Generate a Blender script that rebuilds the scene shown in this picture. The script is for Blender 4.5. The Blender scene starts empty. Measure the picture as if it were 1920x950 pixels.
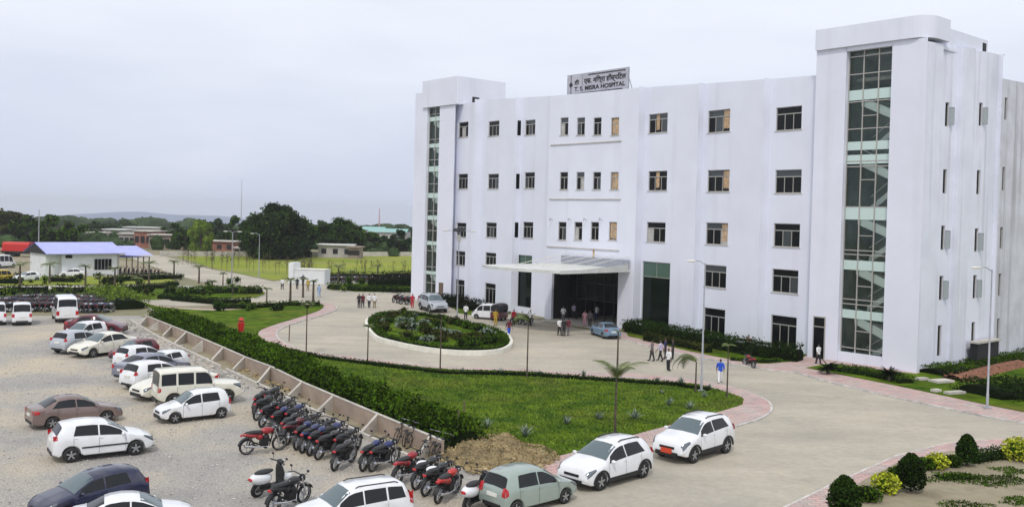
import bpy, math, random
from mathutils import Vector, Matrix, noise
R = math.radians
random.seed(7)
sc = bpy.context.scene
col = sc.collection
# ------------------------------------------------------------ camera, world, sun, exposure
F, HC, PITCH, ROLL, SHY = 1750.0, 11.2, R(1.0), R(1.5), -38.46410385152069
cam = bpy.data.objects.new('camera', bpy.data.cameras.new('camera'))
col.objects.link(cam)
sc.camera = cam
CM = Matrix.Rotation(R(90) - PITCH, 3, 'X') @ Matrix.Rotation(ROLL, 3, 'Z')
cam.matrix_world = Matrix.Translation((0, 0, HC)) @ CM.to_4x4()
cam.data.sensor_fit = 'HORIZONTAL'
cam.data.sensor_width = 36
cam.data.lens = F / 1920 * 36
cam.data.shift_y = SHY / 1920
cam.data.clip_start = 0.5
cam.data.clip_end = 20000
SUN_EL, SUN_AZ = 52, 190          # azimuth clockwise from +Y : behind the camera, a little to its left
w = bpy.data.worlds.new('World'); sc.world = w; w.use_nodes = True
nt = w.node_tree; nt.nodes.clear()
def N(nt, t, **k):
    n = nt.nodes.new(t)
    for a, b in k.items(): setattr(n, a, b)
    return n
sky = N(nt, 'ShaderNodeTexSky', sky_type='NISHITA', sun_disc=False, sun_elevation=R(SUN_EL), sun_rotation=R(SUN_AZ), altitude=100, air_density=1.2, dust_density=3.0)
bg1 = N(nt, 'ShaderNodeBackground'); bg1.inputs[1].default_value = 0.08
nt.links.new(sky.outputs[0], bg1.inputs[0])
tc = N(nt, 'ShaderNodeTexCoord'); sep = N(nt, 'ShaderNodeSeparateXYZ'); nt.links.new(tc.outputs['Generated'], sep.inputs[0])
mp = N(nt, 'ShaderNodeMapping'); mp.inputs['Scale'].default_value = (1.6, 1.6, 7); nt.links.new(tc.outputs['Generated'], mp.inputs[0])
nz = N(nt, 'ShaderNodeTexNoise'); nz.inputs['Scale'].default_value = 1.6; nz.inputs['Detail'].default_value = 5; nz.inputs['Roughness'].default_value = .55
nt.links.new(mp.outputs[0], nz.inputs[0])
mr = N(nt, 'ShaderNodeMapRange'); mr.inputs[1].default_value = .3; mr.inputs[2].default_value = .7; mr.inputs[3].default_value = -.055; mr.inputs[4].default_value = .055
nt.links.new(nz.outputs[0], mr.inputs[0])
add = N(nt, 'ShaderNodeMath', operation='ADD'); nt.links.new(sep.outputs[2], add.inputs[0]); nt.links.new(mr.outputs[0], add.inputs[1])
cr = N(nt, 'ShaderNodeValToRGB'); nt.links.new(add.outputs[0], cr.inputs[0])
E_ = cr.color_ramp.elements
E_[0].position = 0.0; E_[0].color = (.55, .60, .74, 1)
E_[1].position = 1.0; E_[1].color = (.80, .83, .90, 1)
for p_, c_ in ((.05, (.56, .61, .74, 1)), (.11, (.63, .67, .78, 1)), (.2, (.73, .76, .84, 1)), (.3, (.79, .82, .89, 1))):
    e = E_.new(p_); e.color = c_
bg2 = N(nt, 'ShaderNodeBackground'); bg2.inputs[1].default_value = 1.13
nt.links.new(cr.outputs[0], bg2.inputs[0])
mx = N(nt, 'ShaderNodeMixShader'); mx.inputs[0].default_value = .9
nt.links.new(bg1.outputs[0], mx.inputs[1]); nt.links.new(bg2.outputs[0], mx.inputs[2])
wo = N(nt, 'ShaderNodeOutputWorld'); nt.links.new(mx.outputs[0], wo.inputs[0])
sun = bpy.data.objects.new('sun', bpy.data.lights.new('sun', 'SUN')); col.objects.link(sun)
sun.data.energy = 1.35; sun.data.angle = R(6); sun.data.color = (1, .95, .87)
sd = Vector((math.sin(R(SUN_AZ)) * math.cos(R(SUN_EL)), math.cos(R(SUN_AZ)) * math.cos(R(SUN_EL)), math.sin(R(SUN_EL))))
sun.rotation_euler = sd.to_track_quat('Z', 'Y').to_euler(); sun.location = sd * 200
sc.view_settings.view_transform = 'Standard'; sc.view_settings.look = 'None'; sc.view_settings.exposure = 0.17; sc.view_settings.gamma = 1
# ------------------------------------------------------------ pixel helpers (photo is 1920 x 950)
def ray(x, y): return CM @ Vector(((x - 960) / F, (475 + SHY - y) / F, -1))
def at(x, y, z=0.0):
    d = ray(x, y); t = (z - HC) / d.z
    return Vector((d.x * t, d.y * t, z))
def atD(x, D, z=0.0):
    d = ray(x, 420); return Vector((d.x / d.y * D, D, z))
def hor(x):
    c = CM.transposed() @ Vector(((x - 960) / F, 1, 0)); return 475 - F * c.y / (-c.z) + SHY
# ------------------------------------------------------------ materials
MATS = {}
def mat(name, colr, rough=.7, metal=0, var=0, vscale=1.0, bump=0, bscale=20, spec=.5, col2=None, coat=0, det=4, island=0, dirt=None):
    m = bpy.data.materials.new(name); m.use_nodes = True; t = m.node_tree
    b = t.nodes['Principled BSDF']; L = t.links.new
    b.inputs['Roughness'].default_value = rough; b.inputs['Metallic'].default_value = metal
    b.inputs['Specular IOR Level'].default_value = .04 if ('leaf' in name or 'lawn' in name or 'field' in name) else spec; b.inputs['Coat Weight'].default_value = coat
    b.inputs['Base Color'].default_value = (*colr, 1)
    g = N(t, 'ShaderNodeNewGeometry')
    last = None
    if var or col2:
        n = N(t, 'ShaderNodeTexNoise'); n.inputs['Scale'].default_value = vscale; n.inputs['Detail'].default_value = det; n.inputs['Roughness'].default_value = .6
        L(g.outputs['Position'], n.inputs[0])
        r = N(t, 'ShaderNodeValToRGB'); L(n.outputs[0], r.inputs[0])
        c2 = col2 or tuple(c * (1 - var) for c in colr); c1 = colr if col2 else tuple(min(1, c * (1 + var)) for c in colr)
        r.color_ramp.elements[0].position = .36; r.color_ramp.elements[0].color = (*c2, 1)
        r.color_ramp.elements[1].position = .64; r.color_ramp.elements[1].color = (*c1, 1)
        last = r.outputs[0]
    if island:
        mr = N(t, 'ShaderNodeMapRange'); mr.inputs[3].default_value = 1 - island; mr.inputs[4].default_value = 1 + island
        L(g.outputs['Random Per Island'], mr.inputs[0])
        mm = N(t, 'ShaderNodeVectorMath', operation='SCALE')
        if last: L(last, mm.inputs[0])
        else: mm.inputs[0].default_value = colr
        L(mr.outputs[0], mm.inputs['Scale']); last = mm.outputs[0]
    if dirt:                      # streaks running down a wall, or blotches
        mp = N(t, 'ShaderNodeMapping'); mp.inputs['Scale'].default_value = dirt[1]; L(g.outputs['Position'], mp.inputs[0])
        n = N(t, 'ShaderNodeTexNoise'); n.inputs['Scale'].default_value = 1; n.inputs['Detail'].default_value = 6; L(mp.outputs[0], n.inputs[0])
        r = N(t, 'ShaderNodeMapRange'); r.inputs[1].default_value = dirt[3]; r.inputs[2].default_value = dirt[3] + .25; r.inputs[4].default_value = dirt[2]; L(n.outputs[0], r.inputs[0])
        mc = N(t, 'ShaderNodeMix', data_type='RGBA'); L(r.outputs[0], mc.inputs[0])
        if last: L(last, mc.inputs[6])
        else: mc.inputs[6].default_value = (*colr, 1)
        mc.inputs[7].default_value = (*dirt[0], 1); last = mc.outputs[2]
    if last: L(last, b.inputs['Base Color'])
    if bump:
        n = N(t, 'ShaderNodeTexNoise'); n.inputs['Scale'].default_value = bscale; n.inputs['Detail'].default_value = 5; L(g.outputs['Position'], n.inputs[0])
        bp = N(t, 'ShaderNodeBump'); bp.inputs['Strength'].default_value = bump; bp.inputs['Distance'].default_value = .05; L(n.outputs[0], bp.inputs['Height']); L(bp.outputs[0], b.inputs['Normal'])
    MATS[name] = m; return m
WHITE = (.745, .765, .86)
mat('plaster', WHITE, .8, var=.03, vscale=.25, bump=.12, bscale=3, dirt=((.50, .52, .56), (.9, .9, .05), .28, .55))
mat('plaster_side', WHITE, .8, var=.05, vscale=.35, bump=.15, bscale=3, dirt=((.36, .37, .38), (1.6, 1.6, .07), .45, .50))
mat('plaster_old', (.60, .61, .66), .85, var=.1, vscale=.5, bump=.2, bscale=3, dirt=((.30, .30, .31), (1.4, 1.4, .05), .7, .5))
mat('plaster_tan', (.36, .28, .225), .85, var=.15, vscale=.7, bump=.2, bscale=5, dirt=((.30, .25, .21), (.8, .8, .3), .5, .5))
mat('concrete', (.42, .40, .36), .9, var=.2, vscale=1.2, bump=.4, bscale=8)
mat('cement', (.50, .47, .42), .9, var=.15, vscale=1.0, bump=.3, bscale=8)
mat('kerb', (.52, .50, .47), .9, var=.25, vscale=1.5, bump=.4, bscale=8, dirt=((.2, .19, .17), (2, 2, 2), .7, .55))
mat('kerb_white', (.72, .70, .62), .8, var=.1, vscale=1.5, dirt=((.35, .33, .3), (1.5, 1.5, 3), .6, .58))
mat('frame', (.42, .41, .38), .5, metal=.3)
mat('steel', (.42, .43, .46), .45, metal=.5)
mat('pole', (.36, .37, .40), .5, metal=.2, var=.1, vscale=2)
mat('glass_dark', (.006, .007, .008), .12, spec=.18)
mat('glass_grey', (.05, .06, .065), .1, spec=.5)
mat('glass_top', (.07, .13, .10), .12, spec=.5)
mat('glass_green', (.004, .009, .007), .1, spec=.2)
mat('glass_car', (.010, .012, .014), .06, spec=.35)
mat('glass_screen', (.075, .11, .12), .05, spec=.9)  # windshields: paler base colour stands in for the reflected sky
mat('spandrel', (.55, .68, .64), .15, spec=.6)
mat('curtain', (.48, .33, .20), .9, var=.25, vscale=3)
mat('curtain_pale', (.45, .44, .42), .9, var=.2, vscale=3)
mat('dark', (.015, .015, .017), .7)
mat('black', (.012, .012, .013), .5)
mat('rubber', (.018, .018, .019), .75)
mat('rim', (.42, .43, .45), .35, metal=.7)
mat('chrome', (.62, .62, .64), .2, metal=.9)
mat('lamp_glass', (.7, .72, .75), .1, spec=.8)
mat('headlamp', (.16, .18, .20), .08, metal=.5, spec=.9)
mat('stair_white', (.92, .94, .90), .7)
mat('sash_pale', (.38, .43, .44), .25)
mat('stair_room', (.34, .39, .355), .8, var=.3, vscale=.4)
mat('tail_red', (.45, .015, .02), .2, spec=.6)
mat('red', (.50, .02, .015), .45)
mat('plate', (.75, .74, .68), .5)
mat('plate_red', (.6, .06, .02), .5)
mat('roof_lavender', (.40, .42, .76), .5, var=.06, vscale=.6)
mat('hall_white', (.70, .72, .73), .8, var=.06, vscale=.8)
mat('leaf', (.038, .078, .004), .8, var=.35, vscale=.45, island=.8)
mat('leaf_dark', (.016, .036, .004), .8, var=.35, vscale=.3, island=.8)
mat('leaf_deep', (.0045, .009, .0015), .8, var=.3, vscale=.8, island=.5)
mat('leaf_olive', (.045, .052, .010), .65, var=.3, vscale=.3, island=.4)
mat('leaf_bright', (.12, .18, .022), .6, var=.3, vscale=.5, island=.35)
mat('leaf_yellow', (.36, .40, .03), .6, var=.25, vscale=2, island=.35)
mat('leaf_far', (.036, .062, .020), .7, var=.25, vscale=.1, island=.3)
mat('agave', (.17, .22, .17), .6, island=.3)
mat('bark', (.085, .065, .048), .9, var=.3, vscale=4)
mat('palm_frond', (.10, .13, .03), .6, island=.35)
mat('stake', (.14, .10, .07), .9)
mat('lawn', (.12, .185, .010), .9, col2=(.030, .075, .004), vscale=.6, bump=1, bscale=30, dirt=((.16, .14, .03), (.22, .22, .22), .7, .50))
mat('field', (.27, .29, .05), .9, col2=(.17, .23, .03), vscale=.05, dirt=((.30, .27, .13), (.03, .06, .1), .7, .52))
mat('scrub', (.24, .21, .13), .95, col2=(.10, .12, .05), vscale=.08, det=8)
mat('soil_red', (.21, .09, .05), .95, var=.3, vscale=2, bump=1, bscale=6)
mat('dry_grass', (.40, .31, .16), .95, col2=(.22, .17, .09), vscale=1.4, bump=1, bscale=5, island=.3)
mat('stone', (.33, .32, .30), .9, var=.25, vscale=1.5, bump=.5, bscale=6, island=.4)
mat('soil', (.34, .29, .20), .95, col2=(.22, .19, .12), vscale=.7, bump=1, bscale=10, dirt=((.08, .11, .03), (.7, .7, .7), .8, .56))
mat('skin', (.20, .11, .07), .6)
mat('hair', (.01, .009, .009), .6)
mat('lattice', (.32, .34, .40), .6)
mat('canopy_white', (.62, .63, .60), .6, var=.08, vscale=1.0)
mat('brick', (.30, .13, .09), .9, var=.3, vscale=.4)
mat('mud_wall', (.30, .24, .19), .9, var=.3, vscale=.2)
mat('grey_wall', (.42, .40, .38), .9, var=.2, vscale=.2)
mat('teal_roof', (.25, .45, .42), .7)
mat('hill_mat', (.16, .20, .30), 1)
for nm, c in dict(blue=(.02, .09, .55), white=(.75, .75, .76), lav=(.5, .45, .6), dark=(.02, .02, .025), grey=(.14, .13, .14), maroon=(.12, .015, .03),
                  yellow=(.45, .30, .03), navy=(.02, .03, .10), lightblue=(.30, .42, .60), pink=(.55, .30, .35), redcloth=(.45, .02, .04), khaki=(.25, .2, .12)).items():
    mat('cloth_' + nm, c, .9)
for nm, c in dict(white=(.76, .77, .79), cream=(.74, .72, .62), brown=(.20, .145, .13), navy=(.012, .016, .055), green=(.33, .40, .36), maroon=(.12, .012, .025), silver=(.45, .48, .52),
                  violet=(.22, .23, .29), blue=(.17, .28, .40), black=(.012, .012, .014), red=(.32, .012, .018), dblue=(.015, .025, .12), yellow=(.6, .42, .02), brightred=(.5, .02, .015)).items():
    mat('paint_' + nm, c, .32, metal=.0 if nm in ('white', 'cream') else .25, coat=.6, dirt=((.3, .27, .22), (1.5, 1.5, 2), .22, .5))
# glass one can look through (curtain walls)
m = bpy.data.materials.new('glass_clear'); m.use_nodes = True; t = m.node_tree; t.nodes.clear()
tr = N(t, 'ShaderNodeBsdfTransparent'); tr.inputs[0].default_value = (.93, .99, .96, 1)
gl = N(t, 'ShaderNodeBsdfGlossy'); gl.inputs[0].default_value = (.8, .9, .85, 1); gl.inputs[1].default_value = .05
fr = N(t, 'ShaderNodeFresnel'); fr.inputs[0].default_value = 1.5
ms = N(t, 'ShaderNodeMixShader'); o_ = N(t, 'ShaderNodeOutputMaterial')
t.links.new(fr.outputs[0], ms.inputs[0]); t.links.new(tr.outputs[0], ms.inputs[1]); t.links.new(gl.outputs[0], ms.inputs[2]); t.links.new(ms.outputs[0], o_.inputs[0]); MATS['glass_clear'] = m
def ground_mat(name, stops, scale, patch, grain, bumpd, cracks=False, paver=None):
    m = bpy.data.materials.new(name); m.use_nodes = True; t = m.node_tree; b = t.nodes['Principled BSDF']; b.inputs['Roughness'].default_value = .95
    b.inputs['Specular IOR Level'].default_value = .2
    L = t.links.new; g = N(t, 'ShaderNodeNewGeometry')
    n = N(t, 'ShaderNodeTexNoise'); n.inputs['Scale'].default_value = scale; n.inputs['Detail'].default_value = 6; n.inputs['Roughness'].default_value = .62; L(g.outputs['Position'], n.inputs[0])
    r = N(t, 'ShaderNodeValToRGB'); L(n.outputs[0], r.inputs[0])
    for i, (p, c) in enumerate(stops):
        e = r.color_ramp.elements[i] if i < 2 else r.color_ramp.elements.new(p)
        e.position = p; e.color = (*c, 1)
    out = r.outputs[0]
    n2 = N(t, 'ShaderNodeTexNoise'); n2.inputs['Scale'].default_value = grain; n2.inputs['Detail'].default_value = 5; n2.inputs['Roughness'].default_value = .75; L(g.outputs['Position'], n2.inputs[0])
    mr = N(t, 'ShaderNodeMapRange'); mr.inputs[1].default_value = .3; mr.inputs[2].default_value = .7; mr.inputs[3].default_value = 1 - patch; mr.inputs[4].default_value = 1 + patch; L(n2.outputs[0], mr.inputs[0])
    sc_ = N(t, 'ShaderNodeVectorMath', operation='SCALE'); L(out, sc_.inputs[0]); L(mr.outputs[0], sc_.inputs['Scale']); out = sc_.outputs[0]
    if paver:
        br = N(t, 'ShaderNodeTexBrick'); L(g.outputs['Position'], br.inputs[0]); br.inputs['Scale'].default_value = 1; br.inputs['Brick Width'].default_value = paver; br.inputs['Row Height'].default_value = paver / 2
        br.inputs['Mortar Size'].default_value = .02; br.inputs[1].default_value = (1.15, 1, 1, 1); br.inputs[2].default_value = (.8, .9, .95, 1); br.inputs[3].default_value = (.6, .6, .6, 1)
        mm = N(t, 'ShaderNodeMix', data_type='RGBA', blend_type='MULTIPLY'); mm.inputs[0].default_value = 1; L(out, mm.inputs[6]); L(br.outputs[0], mm.inputs[7]); out = mm.outputs[2]
    if cracks:
        mp = N(t, 'ShaderNodeMapping'); mp.inputs['Rotation'].default_value = (0, 0, R(48)); mp.inputs['Scale'].default_value = (.10, .5, 1); L(g.outputs['Position'], mp.inputs[0])
        n3 = N(t, 'ShaderNodeTexNoise'); n3.inputs['Scale'].default_value = 1; n3.inputs['Detail'].default_value = 4; L(mp.outputs[0], n3.inputs[0])
        m2 = N(t, 'ShaderNodeMapRange'); m2.inputs[1].default_value = .35; m2.inputs[2].default_value = .65; m2.inputs[3].default_value = .93; m2.inputs[4].default_value = 1.05; L(n3.outputs[0], m2.inputs[0])
        s2 = N(t, 'ShaderNodeVectorMath', operation='SCALE'); L(out, s2.inputs[0]); L(m2.outputs[0], s2.inputs['Scale']); out = s2.outputs[0]
        br = N(t, 'ShaderNodeTexBrick'); mp2 = N(t, 'ShaderNodeMapping'); mp2.inputs['Rotation'].default_value = (0, 0, R(50)); L(g.outputs['Position'], mp2.inputs[0]); L(mp2.outputs[0], br.inputs[0])
        br.inputs['Scale'].default_value = 1; br.inputs['Brick Width'].default_value = 5; br.inputs['Row Height'].default_value = 4; br.inputs['Mortar Size'].default_value = .025; br.offset = 0
        br.inputs[1].default_value = (1, 1, 1, 1); br.inputs[2].default_value = (.985, .985, .985, 1); br.inputs[3].default_value = (.88, .88, .88, 1)
        mm = N(t, 'ShaderNodeMix', data_type='RGBA', blend_type='MULTIPLY'); mm.inputs[0].default_value = 1; L(out, mm.inputs[6]); L(br.outputs[0], mm.inputs[7]); out = mm.outputs[2]
    if cracks:          # old tar-filled cracks and dirt lines
        mp = N(t, 'ShaderNodeMapping'); mp.inputs['Rotation'].default_value = (0, 0, R(50)); mp.inputs['Scale'].default_value = (.05, .55, 1); L(g.outputs['Position'], mp.inputs[0])
        n4 = N(t, 'ShaderNodeTexNoise'); n4.inputs['Scale'].default_value = 1; n4.inputs['Detail'].default_value = 7; n4.inputs['Roughness'].default_value = .7; L(mp.outputs[0], n4.inputs[0])
        m4 = N(t, 'ShaderNodeMapRange'); m4.inputs[1].default_value = .60; m4.inputs[2].default_value = .72; m4.inputs[4].default_value = .5; L(n4.outputs[0], m4.inputs[0])
        mm = N(t, 'ShaderNodeMix', data_type='RGBA'); L(m4.outputs[0], mm.inputs[0]); L(out, mm.inputs[6]); mm.inputs[7].default_value = (.17, .155, .13, 1); out = mm.outputs[2]
        n5 = N(t, 'ShaderNodeTexNoise'); n5.inputs['Scale'].default_value = .35; n5.inputs['Detail'].default_value = 8; n5.inputs['Roughness'].default_value = .65; L(g.outputs['Position'], n5.inputs[0])
        m5 = N(t, 'ShaderNodeMapRange'); m5.inputs[1].default_value = .52; m5.inputs[2].default_value = .70; m5.inputs[4].default_value = .45; L(n5.outputs[0], m5.inputs[0])
        mm = N(t, 'ShaderNodeMix', data_type='RGBA'); L(m5.outputs[0], mm.inputs[0]); L(out, mm.inputs[6]); mm.inputs[7].default_value = (.30, .285, .25, 1); out = mm.outputs[2]
    L(out, b.inputs['Base Color'])
    bp = N(t, 'ShaderNodeBump'); bp.inputs['Strength'].default_value = 1; bp.inputs['Distance'].default_value = bumpd; L(n2.outputs[0], bp.inputs['Height']); L(bp.outputs[0], b.inputs['Normal'])
    MATS[name] = m
ground_mat('gravel', [(.34, (.29, .28, .265)), (.66, (.49, .425, .33)), (.46, (.36, .34, .31)), (.56, (.43, .385, .315))], .13, .48, 11, .03)
ground_mat('road', [(.35, (.375, .345, .29)), (.65, (.475, .43, .345))], .10, .10, 2.4, .008, cracks=True)
ground_mat('pavers', [(.35, (.50, .35, .32)), (.65, (.52, .44, .39))], .6, .12, 4, .01, paver=.5)
ground_mat('earth', [(.35, (.28, .24, .17)), (.65, (.16, .17, .08))], .02, .2, .5, .05)
# ------------------------------------------------------------ mesh builder
def tag(o, label=None, cat=None, group=None, kind=None):
    if label: o['label'] = label
    if cat: o['category'] = cat
    if group: o['group'] = group
    if kind: o['kind'] = kind
    return o
def empty(name, loc=(0, 0, 0), rz=0, **k):
    o = bpy.data.objects.new(name, None); o.empty_display_size = .3; o.location = loc; o.rotation_euler = (0, 0, rz); col.objects.link(o); return tag(o, **k)
class MB:
    def __init__(s): s.v = []; s.f = []; s.m = []; s.cur = 0
    def face(s, pts, m=None):
        i = len(s.v); s.v += [tuple(p) for p in pts]; s.f.append(tuple(range(i, i + len(pts)))); s.m.append(s.cur if m is None else m)
    def grid(s, rows, close=False):
        n = len(rows[0]); i = len(s.v)
        for r in rows: s.v += [tuple(p) for p in r]
        for a in range(len(rows) - 1):
            for b in range(n if close else n - 1):
                c = (b + 1) % n
                s.f.append((i + a * n + b, i + a * n + c, i + (a + 1) * n + c, i + (a + 1) * n + b)); s.m.append(s.cur)
    def box(s, c, d, rz=0, M=None):
        x, y, z = d[0] / 2, d[1] / 2, d[2] / 2
        P = [Vector(p) for p in ((-x, -y, -z), (x, -y, -z), (x, y, -z), (-x, y, -z), (-x, -y, z), (x, -y, z), (x, y, z), (-x, y, z))]
        if rz: P = [Matrix.Rotation(rz, 3, 'Z') @ p for p in P]
        if M: P = [M @ p for p in P]
        P = [p + Vector(c) for p in P]; i = len(s.v); s.v += [tuple(p) for p in P]
        for q in ((0, 3, 2, 1), (4, 5, 6, 7), (0, 1, 5, 4), (1, 2, 6, 5), (2, 3, 7, 6), (3, 0, 4, 7)): s.f.append(tuple(i + k for k in q)); s.m.append(s.cur)
    def box2(s, a, b): s.box([(a[k] + b[k]) / 2 for k in range(3)], [abs(a[k] - b[k]) for k in range(3)])
    def tube(s, pts, rad, n=8, cap=True):
        pts = [Vector(p) for p in pts]
        if not isinstance(rad, (list, tuple)): rad = [rad] * len(pts)
        rows = []; up = None
        for k, p in enumerate(pts):
            d = (pts[min(k + 1, len(pts) - 1)] - pts[max(k - 1, 0)]).normalized()
            if up is None: up = Vector((0, 0, 1)) if abs(d.z) < .9 else Vector((1, 0, 0))
            a = d.cross(up).normalized(); b = a.cross(d).normalized(); up = b
            rows.append([p + (a * math.cos(2 * math.pi * j / n) + b * math.sin(2 * math.pi * j / n)) * rad[k] for j in range(n)])
        s.grid(rows, True)
        if cap: s.face(rows[0][::-1]); s.face(rows[-1])
    def ell(s, c, r, nu=12, nv=8, M=None):
        rows = []
        for a in range(nv + 1):
            th = math.pi * a / nv; th = min(max(th, .02), math.pi - .02)
            row = []
            for b in range(nu):
                ph = 2 * math.pi * b / nu; p = Vector((r[0] * math.sin(th) * math.cos(ph), r[1] * math.sin(th) * math.sin(ph), -r[2] * math.cos(th)))
                if M: p = M @ p
                row.append(p + Vector(c))
            rows.append(row)
        s.grid(rows, True)
    def lathe(s, prof, c, axis='Y', n=20, closed=False):
        rows = []
        for (r, h) in prof:
            row = []
            for k in range(n):
                a = 2 * math.pi * k / n; x, y = r * math.cos(a), r * math.sin(a)
                p = (x, h, y) if axis == 'Y' else (x, y, h)
                row.append(Vector(p) + Vector(c))
            rows.append(row)
        s.grid(rows, True)
    def prism(s, poly, z0, z1, side=None):
        n = len(poly); i = len(s.v)
        s.v += [(p[0], p[1], z0) for p in poly] + [(p[0], p[1], z1) for p in poly]
        s.f.append(tuple(i + n + k for k in range(n))); s.m.append(s.cur)
        s.f.append(tuple(i + n - 1 - k for k in range(n))); s.m.append(s.cur)
        for k in range(n): j = (k + 1) % n; s.f.append((i + k, i + j, i + n + j, i + n + k)); s.m.append(s.cur if side is None else side)
    def build(s, name, mats, parent=None, smooth=None, loc=None):
        me = bpy.data.meshes.new(name); me.from_pydata(s.v, [], s.f)
        if isinstance(mats, str): mats = [mats]
        for m in mats: me.materials.append(MATS[m])
        if len(mats) > 1: me.polygons.foreach_set('material_index', s.m)
        if smooth is not None:
            me.shade_smooth(); me.set_sharp_from_angle(angle=R(smooth))
        me.update()
        o = bpy.data.objects.new(name, me); col.objects.link(o); o.parent = parent
        if loc is not None: o.location = loc
        return o
def children(o): return [c for c in bpy.data.objects if c.parent == o]
def tree_of(o): return (o, [tree_of(c) for c in children(o)])
def copy_tree(t, parent=None, paint=None):
    o, ch = t; c = o.copy(); col.objects.link(c); c.parent = parent
    if paint and o.type == 'MESH' and o.name.split('.')[0] in ('body', 'mirror', 'door_handle', 'fuel_tank', 'tail_panel', 'body_panel'):
        c.material_slots[0].link = 'OBJECT'; c.material_slots[0].material = MATS['paint_' + paint]
    for q in ch: copy_tree(q, c, paint)
    return c
PROTOS = []
def proto(root): t = tree_of(root); PROTOS.append(t); return t
def smooth_closed(P, k=6):
    n = len(P); out = []
    for i in range(n):
        p0, p1, p2, p3 = P[i - 1], P[i], P[(i + 1) % n], P[(i + 2) % n]
        for j in range(k):
            t = j / k
            out.append(tuple(.5 * (2 * p1[a] + (p2[a] - p0[a]) * t + (2 * p0[a] - 5 * p1[a] + 4 * p2[a] - p3[a]) * t * t + (3 * p1[a] - p0[a] - 3 * p2[a] + p3[a]) * t ** 3) for a in (0, 1)))
    return out
def offset(P, d):
    n = len(P); out = []; area = sum(P[i - 1][0] * P[i][1] - P[i][0] * P[i - 1][1] for i in range(n)); sg = 1 if area > 0 else -1
    for i in range(n):
        a, b = Vector(P[i - 1]), Vector(P[(i + 1) % n]); t = (b - a).normalized(); out.append((P[i][0] + sg * t.y * d, P[i][1] - sg * t.x * d))
    return out
def px(P, z=0): return [tuple(at(x, y, z)[:2]) for x, y in P]
def slab(name, poly, z, m, side=None, z0=-.06, kind='structure', parent=None, **k):
    b = MB(); b.prism(poly, z0, z, side=1 if side else None)
    o = b.build(name, [m] + ([side] if side else []), parent); return tag(o, kind=kind, **k) if not parent else o
def inside(P, x, y):
    c = False; n = len(P)
    for i in range(n):
        a, b = P[i - 1], P[i]
        if (a[1] > y) != (b[1] > y) and x < (b[0] - a[0]) * (y - a[1]) / (b[1] - a[1]) + a[0]: c = not c
    return c
# ------------------------------------------------------------ ground
def gz(y): return 0.0 if y < 262 else -(y - 262) * .0165 * min(1, (y - 262) / 60)
b = MB(); b.grid([[(4000, y, gz(y)), (-4000, y, gz(y))] for y in (-40, 262, 280, 300, 320, 400, 700, 1500, 4200)]); tag(b.build('ground', 'earth'), kind='structure')
tag(slab('parking_lot', px([(-400, 592), (262, 592), (300, 612), (430, 670), (560, 736), (700, 806), (820, 866), (900, 884), (1010, 878), (1060, 905), (900, 1010), (700, 1200), (-700, 1200)]), .012, 'gravel'), kind='structure')
roadP = px([(900, 1010), (1060, 900), (1220, 850), (1445, 767), (1300, 730), (1000, 705), (700, 688), (560, 668), (480, 636), (490, 600), (580, 580), (600, 572), (480, 566), (400, 572), (330, 574), (240, 566), (400, 560), (490, 556), (500, 548), (430, 541), (330, 516), (255, 488), (235, 478), (300, 478), (400, 506), (444, 513), (512, 528), (560, 523), (640, 525), (800, 522), (800, 556), (930, 585), (1180, 634), (1500, 690), (1700, 738), (1850, 765), (2100, 815), (2200, 900), (1900, 838), (1684, 857), (1478, 950), (1300, 1100)])
slab('road', roadP, .02, 'road')
# garden in front of the building, island, lawns
lawnG = px([(262, 566), (300, 577), (400, 584), (480, 579), (560, 571), (604, 572), (600, 583), (560, 597), (514, 611), (485, 624), (492, 638), (524, 650), (610, 671), (716, 683), (834, 695), (980, 699), (1068, 707), (1264, 719), (1329, 729), (1389, 748), (1391, 757), (1382, 765), (1264, 798), (1183, 820), (1101, 844), (1049, 858), (960, 876), (880, 868), (850, 848), (828, 824), (700, 768), (560, 706), (430, 653), (330, 606)])
pavG = px([(262, 564), (300, 575), (400, 581), (480, 576), (560, 568), (618, 570), (630, 580), (600, 593), (560, 604), (524, 618), (517, 628), (528, 642), (574, 660), (689, 674), (817, 689), (980, 694), (1068, 700), (1232, 706), (1362, 725), (1427, 747), (1445, 766), (1427, 784), (1369, 803), (1215, 849), (1052, 900), (1000, 915), (950, 905), (828, 830), (700, 770), (560, 708), (430, 655), (330, 608)])
slab('kerb_edge', offset(smooth_closed(pavG, 3), .13), .10, 'kerb')
slab('pavement', smooth_closed(pavG, 3), .12, 'pavers', 'kerb')
lawnS = smooth_closed(lawnG, 3)
slab('lawn', lawnS, .15, 'lawn')
isl = smooth_closed(px([(684, 612), (696, 632), (716, 643), (783, 658), (851, 666), (918, 666), (952, 659), (961, 645), (942, 626), (884, 612), (783, 592), (716, 592), (692, 600)]), 5)
root = empty('traffic_island', at(820, 630), label='oval planted island with white painted kerb wall inside the loop drive', cat='island')
ox, oy = root.location.x, root.location.y
loc_ = lambda P: [(x - ox, y - oy) for x, y in P]
b = MB(); o1 = loc_(isl); i1 = loc_(offset(isl, -.28)); n = len(o1)
rows = [[(*p, 0) for p in o1], [(*p, .42) for p in o1], [(*p, .42) for p in i1], [(*p, .1) for p in i1]]; b.grid(rows, True)
b.build('kerb_wall', 'kerb_white', root)
slab('planted_bed', loc_(offset(isl, -.27)), .3, 'lawn', parent=root, z0=0)
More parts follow.
